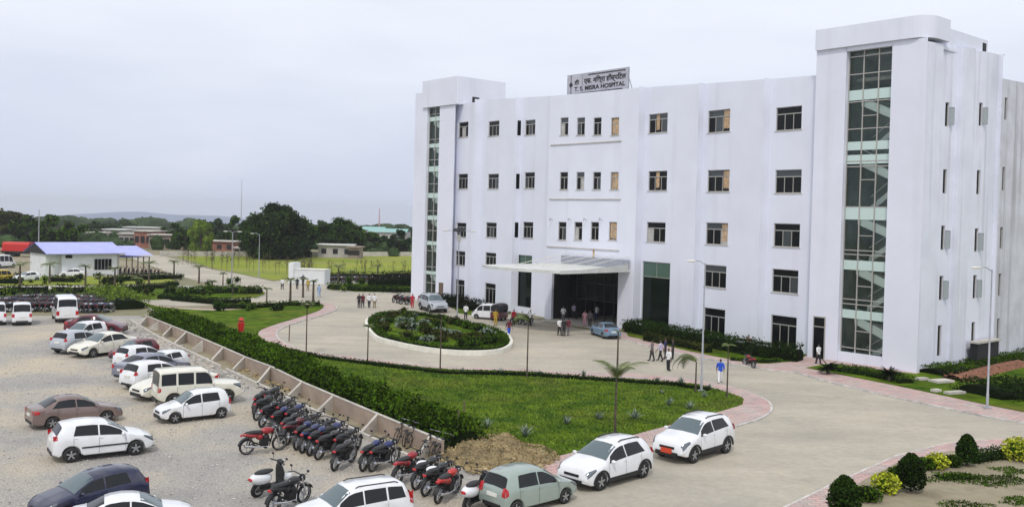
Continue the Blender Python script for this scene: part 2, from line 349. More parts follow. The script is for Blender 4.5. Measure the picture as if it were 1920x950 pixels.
# right side : bed and walk before the building
walkR = px([(1150, 632), (1180, 640), (1248, 659), (1371, 682), (1436, 693), (1500, 701), (1550, 716), (1668, 744), (1726, 756), (1850, 782), (1919, 794), (2200, 850), (2200, 700), (1920, 660), (1718, 640), (1505, 640), (1200, 600)])
slab('kerb_edge', offset(walkR, .13), .10, 'kerb'); slab('walkway', walkR, .12, 'pavers', 'kerb')
bedR = smooth_closed(px([(1176, 630), (1200, 637), (1268, 655), (1369, 676), (1425, 684), (1470, 681), (1500, 676), (1500, 650), (1300, 622), (1190, 612)]), 3)
slab('planting_bed', bedR, .15, 'lawn')
bedR2 = px([(1511, 692), (1550, 685), (1600, 690), (1718, 704), (1760, 690), (1900, 640), (2300, 640), (2200, 825), (1920, 776), (1850, 762), (1687, 727)])
slab('planting_bed', bedR2, .15, 'lawn')
bedL = px([(840, 568), (860, 587), (905, 594), (935, 597), (960, 585), (900, 565)])
slab('planting_bed', bedL, .15, 'lawn')
# far garden pieces
g2 = px([(-300, 545), (120, 545), (205, 548), (300, 543), (430, 542), (492, 546), (497, 553), (480, 560), (400, 563), (270, 564), (215, 575), (200, 563), (190, 558), (-300, 556)])
slab('lawn', g2, .15, 'lawn', 'kerb')
slab('path', px([(-300, 538), (-300, 546), (150, 544), (300, 542), (440, 540), (300, 534)]), .03, 'cement')
slab('lawn', px([(-300, 527), (-300, 537), (300, 533), (330, 528), (300, 518), (120, 519)]), .12, 'field')
g3 = px([(614, 541), (624, 536), (695, 531), (800, 524), (800, 550), (733, 550), (665, 549)])
slab('lawn', g3, .15, 'lawn', 'kerb')
slab('field', px([(330, 480), (800, 480), (800, 521), (640, 524), (560, 522), (512, 525), (444, 511), (400, 503)]), .05, 'field')
slab('dirt_yard', px([(-400, 470), (60, 478), (255, 490), (310, 512), (290, 520), (120, 518), (-400, 525)]), .02, 'soil')
# near right corner
soilC = px([(1557, 955), (1620, 905), (1684, 872), (1782, 850), (1950, 845), (2300, 960), (2300, 1300), (1300, 1300)])
walkC = px([(1478, 953), (1560, 913), (1684, 857), (1782, 833), (1930, 822), (2300, 925), (2300, 1300), (1200, 1300), (1330, 1020)])
slab('kerb_edge', offset(walkC, .13), .10, 'kerb'); slab('walkway', walkC, .12, 'pavers', 'kerb'); slab('bare_soil', soilC, .16, 'soil')
# ------------------------------------------------------------ hospital
D_ = Vector((.64654514, -.76287573, 0)); L0 = Vector((-10.95726513, 122.2226327, 0)); IN = Vector((.76287573, .64654514, 0))
HB = empty('hospital_building', L0, math.atan2(D_.y, D_.x), label='long white five storey hospital with glazed stair towers and entrance canopy', cat='building')
def on(x, y, A, B):                 # pixel -> point on the vertical plane through local plan points A, B ; returns (fraction*length, z, local plan point)
    Pa = L0 + D_ * A[0] + IN * A[1]; Pb = L0 + D_ * B[0] + IN * B[1]; n = Vector((-(Pb.y - Pa.y), Pb.x - Pa.x, 0)); d = ray(x, y); t = n.dot(Pa - Vector((0, 0, 0))) / n.dot(Vector((d.x, d.y, 0)))
    P = Vector((0, 0, HC)) + d * t; q = P - L0; u, v = q.x * D_.x + q.y * D_.y, q.x * IN.x + q.y * IN.y
    Lg = math.hypot(B[0] - A[0], B[1] - A[1]); s = ((u - A[0]) * (B[0] - A[0]) + (v - A[1]) * (B[1] - A[1])) / Lg
    return s, P.z, (u, v)
def U(x, yl, y=400): return on(x, y, (0, yl), (10, yl))[2][0]
def wall(name, A, B, zt0, zt1, holes, m='plaster', z0=-.1, rev=.28, parent=None):
    """wall panel in plan from A to B, facing outward (-y), with rectangular openings (s0,s1,z0,z1) and their reveals"""
    A, B = Vector((*A, 0)), Vector((*B, 0)); d = (B - A); Lg = d.length; d /= Lg; inn = Vector((-d.y, d.x, 0)); zt = lambda s: zt0 + (zt1 - zt0) * s / Lg
    P = lambda s, z, k=0: A + d * s + inn * k + Vector((0, 0, z))
    S = sorted({0, Lg, *[h[0] for h in holes], *[h[1] for h in holes]}); b = MB()
    for a, c in zip(S, S[1:]):
        hs = sorted([h for h in holes if h[0] <= a + 1e-4 and h[1] >= c - 1e-4], key=lambda h: h[2]); z = z0
        for h in hs:
            b.face([P(a, z), P(c, z), P(c, h[2]), P(a, h[2])]); z = h[3]
        b.face([P(a, z), P(c, z), P(c, zt(c)), P(a, zt(a))])
        b.face([P(a, zt(a)), P(c, zt(c)), P(c, zt(c), .4), P(a, zt(a), .4)])
    for (a, c, e, f) in holes:
        for q in ([(a, e), (a, f)], [(a, f), (c, f)], [(c, f), (c, e)], [(c, e), (a, e)]):
            b.face([P(*q[0]), P(*q[1]), P(*q[1], rev), P(*q[0], rev)])
    return b.build(name, m, parent or HB), P
def window(P, s0, s1, z0, z1, style='w', parent=None, seed=0, nm='window'):
    fb = MB(); t = .06; k0, k1 = .10, .17
    def bar(a, c, e, f, q0=k0, q1=k1):
        pts = [P(a, e, q0), P(c, e, q0), P(c, f, q0), P(a, f, q0)]; pt2 = [P(a, e, q1), P(c, e, q1), P(c, f, q1), P(a, f, q1)]
        fb.face(pts)
        for i in range(4): fb.face([pts[i], pts[i - 1], pt2[i - 1], pt2[i]])
    w_, h_ = s1 - s0, z1 - z0
    bar(s0, s1, z0, z0 + t); bar(s0, s1, z1 - t, z1); bar(s0, s0 + t, z0, z1); bar(s1 - t, s1, z0, z1)
    nm_ = 3 if w_ > 1.7 else (2 if w_ > .9 else 1)
    tz = z0 + h_ * .70
    if style in ('w', 'door'):
        if style == 'door': tz = z1 - min(.9, h_ * .25)
        bar(s0, s1, tz - .04, tz + .04, k0 - .01)
        for i in range(1, nm_): bar(s0 + w_ * i / nm_ - .03, s0 + w_ * i / nm_ + .03, z0, tz, k0 - .005)
    if style == 'tall':
        bar(s0, s1, z1 - 1.54, z1 - 1.48); bar(s0 + w_ / 2 - .02, s0 + w_ / 2 + .02, z1 - 1.5, z1)
    fo = fb.build(nm, 'frame', parent or HB)
    if style == 'w':
        ws = MB(); q = [P(s0 - .08, z0 - .07, -.06), P(s1 + .08, z0 - .07, -.06), P(s1 + .08, z0, -.06), P(s0 - .08, z0, -.06)]; q2 = [P(s0 - .08, z0 - .07, .01), P(s1 + .08, z0 - .07, .01), P(s1 + .08, z0, .01), P(s0 - .08, z0, .01)]
        ws.face(q); ws.face([q[3], q[2], q2[2], q2[3]]); ws.face([q[0], q[1], q2[1], q2[0]]); ws.build('sill', 'cement', fo)
    g = MB(); g.face([P(s0, z0, .15), P(s1, z0, .15), P(s1, z1, .15), P(s0, z1, .15)]); pane = g.build('pane', 'glass_green' if style == 'tall' else 'glass_dark', fo)
    if style == 'tall':
        g = MB(); g.face([P(s0 + .05, z1 - 1.5, .13), P(s1 - .05, z1 - 1.5, .13), P(s1 - .05, z1 - .05, .13), P(s0 + .05, z1 - .05, .13)]); g.build('top_pane', 'glass_top', fo)
    elif style == 'w' and nm_ > 1:
        RW_ = random.Random(int(z0 * 97 + w_ * 31 + s0 * 7)); k_ = RW_.randrange(nm_)
        if RW_.random() < .55:
            g = MB(); a_, c_ = s0 + w_ * k_ / nm_ + .03, s0 + w_ * (k_ + 1) / nm_ - .03; g.face([P(a_, z0 + .05, .142), P(c_, z0 + .05, .142), P(c_, tz - .04, .142), P(a_, tz - .04, .142)]); g.build('sash_pane', RW_.choice(['glass_grey', 'curtain_pale', 'glass_grey']), fo)
        if RW_.random() < .4:
            g = MB(); g.face([P(s0 + .05, tz + .04, .142), P(s1 - .05, tz + .04, .142), P(s1 - .05, z1 - .05, .142), P(s0 + .05, z1 - .05, .142)]); g.build('transom_pane', 'glass_grey', fo)
    return fo
Y = 0
segs = {}
def seg(k, xa, ya, xb, yb): segs[k] = ((U(xa, ya), ya), (U(xb, yb), yb)); return segs[k]
seg('LA', 774, -.9, 797, -.9); seg('LB', 820, -.9, 849, -.9); seg('A', 851, .1, 885, -.5); seg('B', 900, .55, 962, -.3); seg('C', 975, .6, 1026, .1); seg('M', 1026, -.9, 1192, -.9)
seg('D', 1206, .15, 1304, -.5); seg('E', 1315, .35, 1425, -.5); seg('TA', 1522, -1, 1578, -1); segs['G'] = ((U(1440, .4), .4), (segs['TA'][0][0], 0)); seg('TB', 1663, -1, 1729, -1)
def rect(k, cx, cy, w, h):
    A, B = segs[k]; s0 = on(cx - w / 2, cy, A, B)[0]; s1 = on(cx + w / 2, cy, A, B)[0]; z1 = on(cx, cy - h / 2, A, B)[1]; z0 = on(cx, cy + h / 2, A, B)[1]
    return [s0, s1, z0, z1]
W_ = {k: [] for k in segs}
for k, L_ in dict(
    A=[(869, 243, 18, 28), (868, 340, 18, 28), (865, 431, 18, 27), (863, 484, 18, 27), (862, 545, 17, 42, 'door')],
    B=[(926, 241, 20, 28), (925, 340, 20, 28), (921, 431, 20, 28), (920, 486, 20, 25), (919, 550, 20, 38, 'door')],
    C=[(994, 239, 19, 28), (993, 338, 19, 30), (990, 431, 19, 30)],
    M=[(x, 237, 15, 33) for x in (1058, 1089, 1120, 1153)] + [(x, 339, 15, 33) for x in (1057, 1088, 1119, 1152)] + [(x, 433, 15, 34) for x in (1054, 1084, 1115, 1149)],
    D=[(1234, 231, 35, 36), (1233, 339, 35, 37), (1230, 435, 35, 37)], E=[(1348, 227, 41, 42), (1347, 339, 41, 41), (1344, 438, 41, 41), (1341, 518, 41, 42), (1339, 608, 40, 60, 'door')],
    G=[(1479, 222, 48, 44), (1478, 340, 49, 44), (1475, 441, 49, 44), (1472, 527, 49, 44), (1469, 626, 48, 68, 'door')]).items():
    for r in L_:
        W_[k].append((rect(k, *r[:4]), r[4] if len(r) > 4 else 'w', r[:2]))
W_['C'].append((rect('C', 983, 527, 27, 98), 'tall', (983, 527)))
r_ = rect('D', 1229, 556, 52, 130); r_[2] = 0.0; W_['D'].append((r_, 'tall', (1229, 556)))
ent = rect('M', 1096, 560, 124, 94); ent[2] = .02; ent[3] = 6.0; W_['M'].append((ent, 'none', (0, 0)))
col_ = {}
r_ = rect('G', 1512, 640, 0, 0)
def zr(k, xa, yya, xb, yyb): A, B = segs[k]; return on(xa, yya, A, B)[1], on(xb, yyb, A, B)[1]
roofs = dict(LA=zr('LA', 780, 176, 797, 174), LB=zr('LB', 820, 171, 848, 170), A=zr('A', 851, 195, 885, 193), B=zr('B', 900, 188, 962, 185), C=zr('C', 975, 184, 1026, 181), M=zr('M', 1030, 181, 1192, 165),
             D=zr('D', 1206, 165, 1304, 158), E=zr('E', 1315, 158, 1425, 150), G=zr('G', 1440, 149, 1523, 143), TA=zr('TA', 1523, 94, 1578, 90), TB=zr('TB', 1663, 78, 1735, 71))
curt = {(1153, 237), (1152, 339), (1149, 433)}
prev = None; PF = {}
for k in ('LA', 'LB', 'A', 'B', 'C', 'M', 'D', 'E', 'G', 'TA', 'TB'):
    A, B = segs[k]; holes = [tuple(h) for h, st, c in W_[k]]
    _, P = wall('wall', A, B, roofs[k][0], roofs[k][1], holes, rev=.3 if k != 'M' else .3); PF[k] = P
    for h, st, c in W_[k]:
        if st == 'none': continue
        wo_ = window(P, h[0], h[1], max(h[2], .02), h[3], st)
        w_ = h[1] - h[0]
        if c in curt or c in ((1348, 227), (1347, 339), (1344, 438), (1234, 231), (1233, 339)):
            q = MB(); full = c in curt; a = h[0] + (w_ * .12 if full else w_ * .70); e = h[1] - .05 if full else h[1] - .08
            if k == 'D': a, e = h[0] + w_ * .38, h[0] + w_ * .56
            n_ = 8
            for i in range(n_):
                sa, sb = a + (e - a) * i / n_, a + (e - a) * (i + 1) / n_; da = .145 if i % 2 else .12; db = .12 if i % 2 else .145
                zb = h[2] + (.05 if full else .25) + random.uniform(0, .15)
                q.face([P(sa, zb, da), P(sb, zb, db), P(sb, h[3] - .1, db), P(sa, h[3] - .1, da)])
            q.build('curtain', 'curtain', wo_)
    # sill ledge
    if prev is not None:
        a, c = prev; z = max(roofs[k][0], pz)
        if k not in ('LB', 'TB'):
            b = MB(); pA = Vector((*c, 0)); pB = Vector((*A, 0)); b.face([pA + Vector((0, 0, -.1)), pB + Vector((0, 0, -.1)), pB + Vector((0, 0, z)), pA + Vector((0, 0, z))]); b.build('wall_return', 'plaster', HB)
    prev = (A, B); pz = roofs[k][1]
# parapet / roof slab, back and end walls
uL = segs['LA'][0][0]; uR = segs['TB'][1][0]
b = MB(); b.box2((uL + .05, .75, 23.0), (uR - 1, 16, 23.3)); b.build('roof', 'concrete', HB)
b = MB(); b.box2((uL, 16, -.1), (uR - .3, 16.3, 24)); b.box2((uL - .02, -.88, -.1), (uL + .28, 16, 25)); b.build('rear_wall', 'plaster', HB)
# ledges below the centre windows
A, B = segs['M']
for (xa, xb, yy) in ((1033, 1165, 268), (1031, 1164, 373), (1026, 1161, 465)):
    s0, z, _ = on(xa, yy, A, B); s1, z2, _ = on(xb, yy + 1, A, B); z = (z + z2) / 2
    lb = MB(); lb.box2((A[0] + s0, -1.0, z - .05), (A[0] + s1, -.9, z + .05)); lb.build('ledge', 'cement', HB)
# narrow return windows by bay C
for (yy) in (240, 340, 431):
    Pb = segs['B'][1]; Pc = segs['C'][0]; z1 = on(972, yy - 14, Pb, Pc)[1]; z0 = on(972, yy + 14, Pb, Pc)[1]
    d = (Vector((*Pc, 0)) - Vector((*Pb, 0))); n_ = Vector((d.y, -d.x, 0)).normalized()
    b = MB(); p0 = Vector((*Pb, 0)) + d * .3 + n_ * .02; p1 = Vector((*Pb, 0)) + d * .8 + n_ * .02
    b.face([p0 + Vector((0, 0, z0)), p1 + Vector((0, 0, z0)), p1 + Vector((0, 0, z1)), p0 + Vector((0, 0, z1))]); b.build('slit_window', 'glass_dark', HB)
# glazed stair shafts
def shaft(xa, xb, y0, ztop, floors, m_, nx, yfront=-1):
    u0, u1 = xa, xb; g0 = y0
    room = MB(); yb = g0 + 4.5
    room.face([(u0, yb, 0), (u1, yb, 0), (u1, yb, ztop), (u0, yb, ztop)]); room.face([(u0 - .01, g0, 0), (u0 - .01, yb, 0), (u0 - .01, yb, ztop), (u0 - .01, g0, ztop)])
    room.face([(u1 + .01, g0, 0), (u1 + .01, yb, 0), (u1 + .01, yb, ztop), (u1 + .01, g0, ztop)]); room.face([(u0, g0, ztop), (u1, g0, ztop), (u1, yb, ztop), (u0, yb, ztop)]); room.face([(u0, g0, .3), (u1, g0, .3), (u1, yb, .3), (u0, yb, .3)])
    room.build('stairwell', 'stair_room', HB)
    for x in (u0 - .01, u1 + .01): rv = MB(); rv.face([(x, yfront, 0), (x, g0, 0), (x, g0, ztop), (x, yfront, ztop)]); rv.build('jamb', 'plaster', HB)
    fr_ = MB(); W = u1 - u0
    for i in range(nx + 1):
        x = u0 + W * i / nx; fr_.box((x, g0, ztop / 2), (.09 if 0 < i < nx else .14, .14, ztop))
    for z in floors['bars']: fr_.box(((u0 + u1) / 2, g0 + .003, z), (W, .1, .08))
    for z, i0, i1 in floors['half']: fr_.box((u0 + W * (i0 + i1) / 2 / nx, g0 + .005, z), (W * (i1 - i0) / nx, .1, .07))
    f_ = fr_.build('curtain_wall', 'frame', HB)
    g = MB(); g.face([(u0, g0 + .02, 0), (u1, g0 + .02, 0), (u1, g0 + .02, ztop), (u0, g0 + .02, ztop)]); g.build('pane', 'glass_clear', f_)
    for z0_, z1_ in floors['bands']: sp = MB(); sp.box2((u0, g0 - .03, z0_), (u1, g0 + .015, z1_)); sp.build('spandrel', 'spandrel', f_)
    st = MB(); xl, xr = u0 + W * .28, u1 - .05
    for zf, zn in zip(floors['lev'], floors['lev'][1:]):
        Hs = zn - zf
        for (za, zb_, yy, xa_, xb_, th) in ((zn - .10 * Hs, zn - .36 * Hs, .12, xl, xr, .36), (zn - .50 * Hs, zf + .10 * Hs, 1.35, xr, xl + W * .1, .26)):
            q = [(xa_, za - th), (xb_, zb_ - th), (xb_, zb_ + th), (xa_, za + th)]
            for dy in (0, 1.1): st.face([(x, g0 + yy + dy, z) for x, z in q])
            for a_, c_ in ((3, 2), (0, 1)): st.face([(q[a_][0], g0 + yy, q[a_][1]), (q[c_][0], g0 + yy, q[c_][1]), (q[c_][0], g0 + yy + 1.1, q[c_][1]), (q[a_][0], g0 + yy + 1.1, q[a_][1])])
            st.tube([(xa_, g0 + yy, za + 1.0), (xb_, g0 + yy, zb_ + 1.0)], .03, 5)
        st.box2((u0, g0 + .6, zn - .3), (u0 + W * .3, g0 + 3.4, zn - .1))
    st.build('staircase', 'stair_white', HB)
uu = lambda x, y_, yl: on(x, y_, (0, yl), (9, yl))[1]
ys = -.5
TAe, TBs = segs['TA'][1][0], segs['TB'][0][0]
zz = lambda y_: uu(1622, y_, ys)
lev = [-.2, zz(591), zz(498), zz(403), zz(290), zz(178)]
shaft(TAe, TBs, ys, roofs['TA'][1] - .35, dict(
    bars=[zz(v) for v in (190, 241, 302, 312, 388, 470, 478, 563, 572, 655, 105, 138)], half=[(zz(v), 1, 2) for v in (217, 337, 442, 537, 622)],
    bands=[(zz(b_), zz(a_)) for a_, b_ in ((168, 187), (265, 281), (290, 307), (388, 412), (489, 507), (583, 599))], lev=lev), 'glass_clear', 3)
LAe, LBs = segs['LA'][1][0], segs['LB'][0][0]
zl = lambda y_: uu(808, y_, ys)
shaft(LAe, LBs, ys, roofs['LA'][1] - .3, dict(bars=[zl(v) for v in (215, 262, 300, 345, 395, 432, 470, 500, 530)], half=[], bands=[(zl(b_), zl(a_)) for a_, b_ in ((220, 228), (270, 277), (312, 322), (362, 371), (404, 412), (452, 459), (508, 514))], lev=[0, zl(508), zl(455), zl(408), zl(366), zl(316), zl(272), zl(224)]), 'glass_clear', 2, -.9)
for q_ in (((LAe - .1, -.9, roofs['LA'][1] - .4), (LBs + .1, .4, roofs['LA'][1])), ((TAe - .1, -1.0, roofs['TA'][1] - .35), (TBs + .1, .4, roofs['TB'][0])), ((TAe, -.9, -.1), (TBs, -.0, .9))):
    b = MB(); b.box2(*q_); b.build('lintel', 'plaster', HB)
# tower crowns
def crown(u0, u1, y0, y1, z0, z1, rad, name='crown'):
    pts = [(u0, y1), (u0, y0)]
    for i in range(9):
        a = -math.pi / 2 + (math.pi / 2) * i / 8; pts.append((u1 - rad + rad * math.cos(a), y0 + rad + rad * math.sin(a)))
    pts.append((u1, y1)); b = MB(); b.prism(pts, z0, z1); b.build(name, 'plaster', HB)
crown(U(792, -1.15, 170), U(858, -1.15, 160), -1.15, 6.6, 25.0, 28.45, .1)
q = MB(); ux = U(858, -1.15, 160) + .01; q.box2((ux - .01, 1.2, 25.3), (ux + .01, 2.3, 26.1)); q.build('vent', 'dark', HB)
crown(U(1530, -1.2, 70), uR + .2, -1.25, 2.2, 25.66, 27.35, 1.5)
crown(uR - 6, uR - .25, 3.0, 10, 25.5, 26.9, .3)
b = MB(); b.box2((uR - .3, 9.0, 25.9), (uR - .2, 9.6, 26.6)); b.build('vent', 'dark', HB)
# side elevation, in slightly stepped bays
side = [(-1.0, 0), (1.6, 0), (1.6, -.35), (4.2, -.1), (4.2, .35), (6.4, .35), (6.4, -.1), (9.0, .15), (11.6, .0), (11.6, .35)]
def side_x(px_, py_): # pixel -> (y, z) on plane u = uR
    _, z, (u, v) = on(px_, py_, (uR, 0), (uR, 9)); return v, z
zS = lambda v: 25.35 + .05 * v
wins = [(1774, [(213, 46), (340, 46), (446, 46), (540, 46), (638, 58)], 7), (1834, [(214, 44), (342, 46), (450, 44), (537, 44), (625, 46)], 5), (1878, [(452, 40), (560, 44)], 5)]
b_s = MB()
for (va, ua), (vb, ub) in zip(side, side[1:]):
    A = (uR + ua, va); B = (uR + ub, vb)
    holes = []
    if abs(vb - va) > .5:
        for wx, L_, ww in wins:
            for wy, hh in L_:
                v, z = side_x(wx, 420); Lg = math.hypot(B[0] - A[0], B[1] - A[1])
                if va <= v < vb:
                    z0_, z1_ = side_x(wx, wy + hh / 2)[1], side_x(wx, wy - hh / 2)[1]; s = (v - va) / (vb - va) * Lg; holes.append((s - .28, s + .28, z0_, z1_, wy))
    for i, h in enumerate(holes): pass
    # keep one column of holes aligned
    cs = min(max(sum(h[0] for h in holes) / len(holes) if holes else 0, .35), vb - va - .95)
    H_ = [(cs, cs + .55, h[2], h[3]) for h in holes]
    H_ = [h for i, h in enumerate(sorted(H_, key=lambda h: h[2])) if i == 0 or h[2] > sorted(H_, key=lambda h: h[2])[i - 1][3]]
    _, P = wall('side_wall', A, B, zS(va), zS(vb), H_, 'plaster_side')
    for i, h in enumerate(H_):
        f_ = window(P, h[0], h[1], h[2], h[3], 'plain', nm='slit_window')
        if i in (1, 2, 4): # open sash
            s_ = MB()
            for (a, c) in (((0, h[2] + .15), (0, h[3] - .4)), ((0, h[3] - .4), (.35, h[3] - .4)), ((.35, h[3] - .4), (.35, h[2] + .15)), ((.35, h[2] + .15), (0, h[2] + .15))):
                s_.tube([P(h[1] + a[0] * .35, a[1], -.02 - a[0]), P(h[1] + c[0] * .35, c[1], -.02 - c[0])], .03, 4)
            q_ = [P(h[1], h[2] + .15, -.02), P(h[1] + .12, h[2] + .15, -.36), P(h[1] + .12, h[3] - .4, -.36), P(h[1], h[3] - .4, -.02)]
            sh_ = s_.build('open_sash', 'steel', f_); g_ = MB(); g_.face(q_); g_.build('sash_glass', 'sash_pale', f_)
# wing beyond, lower
wA = (uR + .35, 11.6); wB = (uR + .2, 32)
v0, z0_ = side_x(1888, 207)
H_ = []
for (wy, hh) in ((207, 42), (337, 44), (446, 40), (532, 42), (615, 44)): v, z = side_x(1888, wy); H_.append((.65, 1.2, side_x(1888, wy + hh / 2)[1], side_x(1888, wy - hh / 2)[1]))
H_ += [(8.0, 8.6, h[2], h[3]) for h in H_]
_, P = wall('wing_wall', wA, wB, 23.9, 24.6, H_, 'plaster_old')
for h in H_: window(P, *h, 'plain', nm='slit_window')
b = MB(); b.box2((uR - 10, 11.65, 23.4), (uR + .1, 32, 23.6)); b.box2((uR - 10, 11.63, 22), (uR + .33, 11.66, 25.9)); b.build('roof', 'concrete', HB)
b = MB(); b.box2((uR - 10.6, 1.0, 25.1), (uR - .1, 11.6, 25.3)); b.box2((segs['TA'][0][0] + .01, -.98, 22.0), (segs['TA'][0][0] + .06, 11.5, 25.7)); b.build('roof', 'plaster', HB)
# small dark plant room against the side
v1, _ = side_x(1809, 670); v2, _ = side_x(1849, 660)
b = MB(); b.box2((uR + .4, v1, 0), (uR + 1.0, v2, 1.9)); b.build('basement_vent', 'dark', HB)
b = MB(); b.prism([(uR + .36, v1 - .2), (uR + .36, v2 + .2), (uR + 1.15, v2 + .2), (uR + 1.15, v1 - .2)], 1.9, 2.05); b.build('vent_roof', 'cement', HB)
# entrance hall
A, B = segs['M']; e0, e1 = A[0] + ent[0], A[0] + ent[1]
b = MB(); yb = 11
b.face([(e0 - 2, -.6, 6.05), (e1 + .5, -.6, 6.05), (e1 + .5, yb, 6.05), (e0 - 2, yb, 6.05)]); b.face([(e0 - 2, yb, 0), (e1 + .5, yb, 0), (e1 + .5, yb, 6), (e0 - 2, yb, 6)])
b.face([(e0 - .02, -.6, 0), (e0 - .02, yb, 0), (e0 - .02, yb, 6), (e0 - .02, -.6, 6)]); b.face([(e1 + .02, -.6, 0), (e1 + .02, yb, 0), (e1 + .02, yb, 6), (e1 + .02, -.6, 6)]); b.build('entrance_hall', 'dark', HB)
b = MB(); b.box2((e0, -2.5, .0), (e1, yb, .06)); b.build('entrance_floor', 'cement', HB)
b = MB(); fy = 1.6
for i in range(8): x = e0 + (e1 - e0) * i / 7; b.box((x, fy, 3), (.08, .1, 6))
for z in (2.4, 4.2, 5.95): b.box(((e0 + e1) / 2, fy + .004, z), (e1 - e0, .08, .08))
f_ = b.build('entrance_screen', 'black', HB); g = MB(); g.face([(e0, fy + .02, 2.4), (e1, fy + .02, 2.4), (e1, fy + .02, 6), (e0, fy + .02, 6)]); g.build('pane', 'glass_dark', f_)
# door by the tower
k = 'G'; P = PF['G']; A, B = segs['G']
s0 = on(1523, 640, A, B)[0]
dA, dB = segs['TA']; P = PF['TA']
s0, s1 = on(1524, 640, dA, dB)[0], on(1547, 640, dA, dB)[0]
b = MB(); b.box2((dA[0] + s0, -1.04, .02), (dA[0] + s1, -.99, 3.6)); f_ = b.build('side_door', 'frame', HB)
b = MB(); b.box2((dA[0] + s0 + .1, -1.06, .05), (dA[0] + s1 - .1, -1.03, 2.7)); b.box2((dA[0] + s0 + .1, -1.06, 2.8), (dA[0] + s1 - .1, -1.03, 3.5)); b.build('pane', 'glass_dark', f_)
A, B = segs['LB']; s0, s1 = on(823, 540, A, B)[0], on(831, 540, A, B)[0]
b = MB(); b.box2((A[0] + s0, -.94, 0), (A[0] + s1, -.89, 2.6)); b.build('side_door', 'stake', HB)
# canopy
cz = 6.0
def cz_loc(x, y_, z): P_ = at(x, y_, z) - L0; return (P_.x * D_.x + P_.y * D_.y, P_.x * IN.x + P_.y * IN.y)
c1 = cz_loc(904, 501, cz); c2 = cz_loc(966, 508, cz); c3 = cz_loc(1049, 513, cz); c4 = cz_loc(1172, 509, cz)
poly = [(c1[0] - .2, -.92), c1]
for i in range(1, 8): t = i / 8; poly.append(((1 - t) ** 2 * c1[0] + 2 * t * (1 - t) * (c2[0] - .8) + t * t * c3[0], (1 - t) ** 2 * c1[1] + 2 * t * (1 - t) * (c2[1] - 1.7) + t * t * c3[1]))
poly += [c3, (c4[0], -.92)]
b = MB(); b.prism(poly, cz, cz + .28); cn = b.build('canopy', 'canopy_white', HB)
b = MB()
for i in range(5):
    x = c1[0] + 1.2 + (c3[0] - c1[0] - 2) * i / 4; b.tube([(x, c1[1] * .72, cz + .3), (x + .1, -.95, cz + 1.5)], .03, 6)
b.build('tie_rod', 'kerb_white', cn)
b = MB(); b.box2((c1[0] + .3, -1.25, cz + .25), (c4[0] + .1, -1.1, cz + 1.15)); ls = b.build('fascia_screen', 'lattice', cn)
b = MB(); x = c1[0] + .3
while x < c4[0]: b.box((x, -1.27, cz + .7), (.05, .05, .9)); x += .35
b.build('screen_bars', 'steel', ls)
b = MB(); x_, y_ = c3[0] + .05, c3[1]; b.face([(x_, y_, cz - .05), (c4[0] + .05, -.95, cz - .05), (c4[0] + .05, -.95, cz + .75), (x_, y_, cz + .1)]); b.build('canopy_edge', 'canopy_white', cn)
# bracket lights over the centre windows
A, B = segs['M']
for xx in (1036, 1071, 1100, 1129):
    s, z, _ = on(xx, 413, A, B); b = MB(); b.tube([(A[0] + s, -.9, z), (A[0] + s, -1.25, z + .15)], .03, 5); b.tube([(A[0] + s, -1.25, z + .2), (A[0] + s, -1.4, z - .05)], [.1, .05], 8); b.build('wall_light', 'steel', HB)
# thin rust run below the third-floor centre windows, drain pipe
b = MB(); s, z, _ = on(1113, 478, A, B); b.box((A[0] + s, -.915, z), (.25, .02, 1.3)); b.build('rust_stain', 'curtain', HB)
# ------------------------------------------------------------ rooftop sign
A = (0, .2); B = (10, .2)
s0, zb0, _ = on(1063, 178, A, B); _, zt0, _ = on(1063, 140, A, B); s1, zb1, _ = on(1178, 172, A, B); _, zt1, _ = on(1178, 128, A, B)
SG = empty('rooftop_sign', L0 + D_ * s0 + IN * .2 + Vector((0, 0, 24.3)), math.atan2(D_.y, D_.x), label='grey rooftop sign board with black Hindi and English hospital lettering', cat='sign')
Wd = s1 - s0; zt = (zt0 + zt1) / 2 - 24.3; zb_ = .25
b = MB(); b.box2((0, 0, zb_), (Wd, .12, zt)); b.build('board', 'lattice', SG)
mat('sign_face', (.46, .46, .52), .6, var=.1, vscale=1)
b = MB(); b.face([(.04, -.006, zb_ + .04), (Wd - .04, -.006, zb_ + .04), (Wd - .04, -.006, zt - .04), (.04, -.006, zt - .04)]); b.build('sign_face', 'sign_face', SG)
b = MB()
for x in (.4, Wd * .5, Wd - .4): b.tube([(x, .2, -.8), (x, .2, zt - .1)], .05, 6); b.tube([(x, 1.6, -.8), (x, .2, zt - .4)], .04, 6)
b.box((Wd * .26, -.03, zt * .5 + .1), (.07, .04, zt - .4)); b.build('support', 'steel', SG)
b = MB()
def txt(s, x, z, size, wid, name='lettering'):
    c = bpy.data.curves.new(name, 'FONT'); c.body = s; c.size = size; c.extrude = .015; c.offset = .012
    o = bpy.data.objects.new(name, c); col.objects.link(o); bpy.context.view_layer.update()
    me = bpy.data.meshes.new_from_object(o); bpy.data.objects.remove(o); xs = [v.co.x for v in me.vertices] or [0, 1]
    k = wid / max(.01, max(xs) - min(xs))
    for v in me.vertices: v.co.x = (v.co.x - min(xs)) * k
    me.materials.clear(); me.materials.append(MATS['black']); q = bpy.data.objects.new(name, me); col.objects.link(q); q.parent = SG; q.location = (x, -.03, z); q.rotation_euler = (R(90), 0, 0); return q
hh = zt - zb_
txt('टी', Wd * .13, zb_ + hh * .52, .55, .7); txt('एस. मिश्रा हॉस्पिटल', Wd * .29, zb_ + hh * .52, .72, Wd * .67)
txt('T. S. MISRA HOSPITAL', Wd * .13, zb_ + hh * .2, .62, Wd * .82)
b = MB(); x = Wd * .36
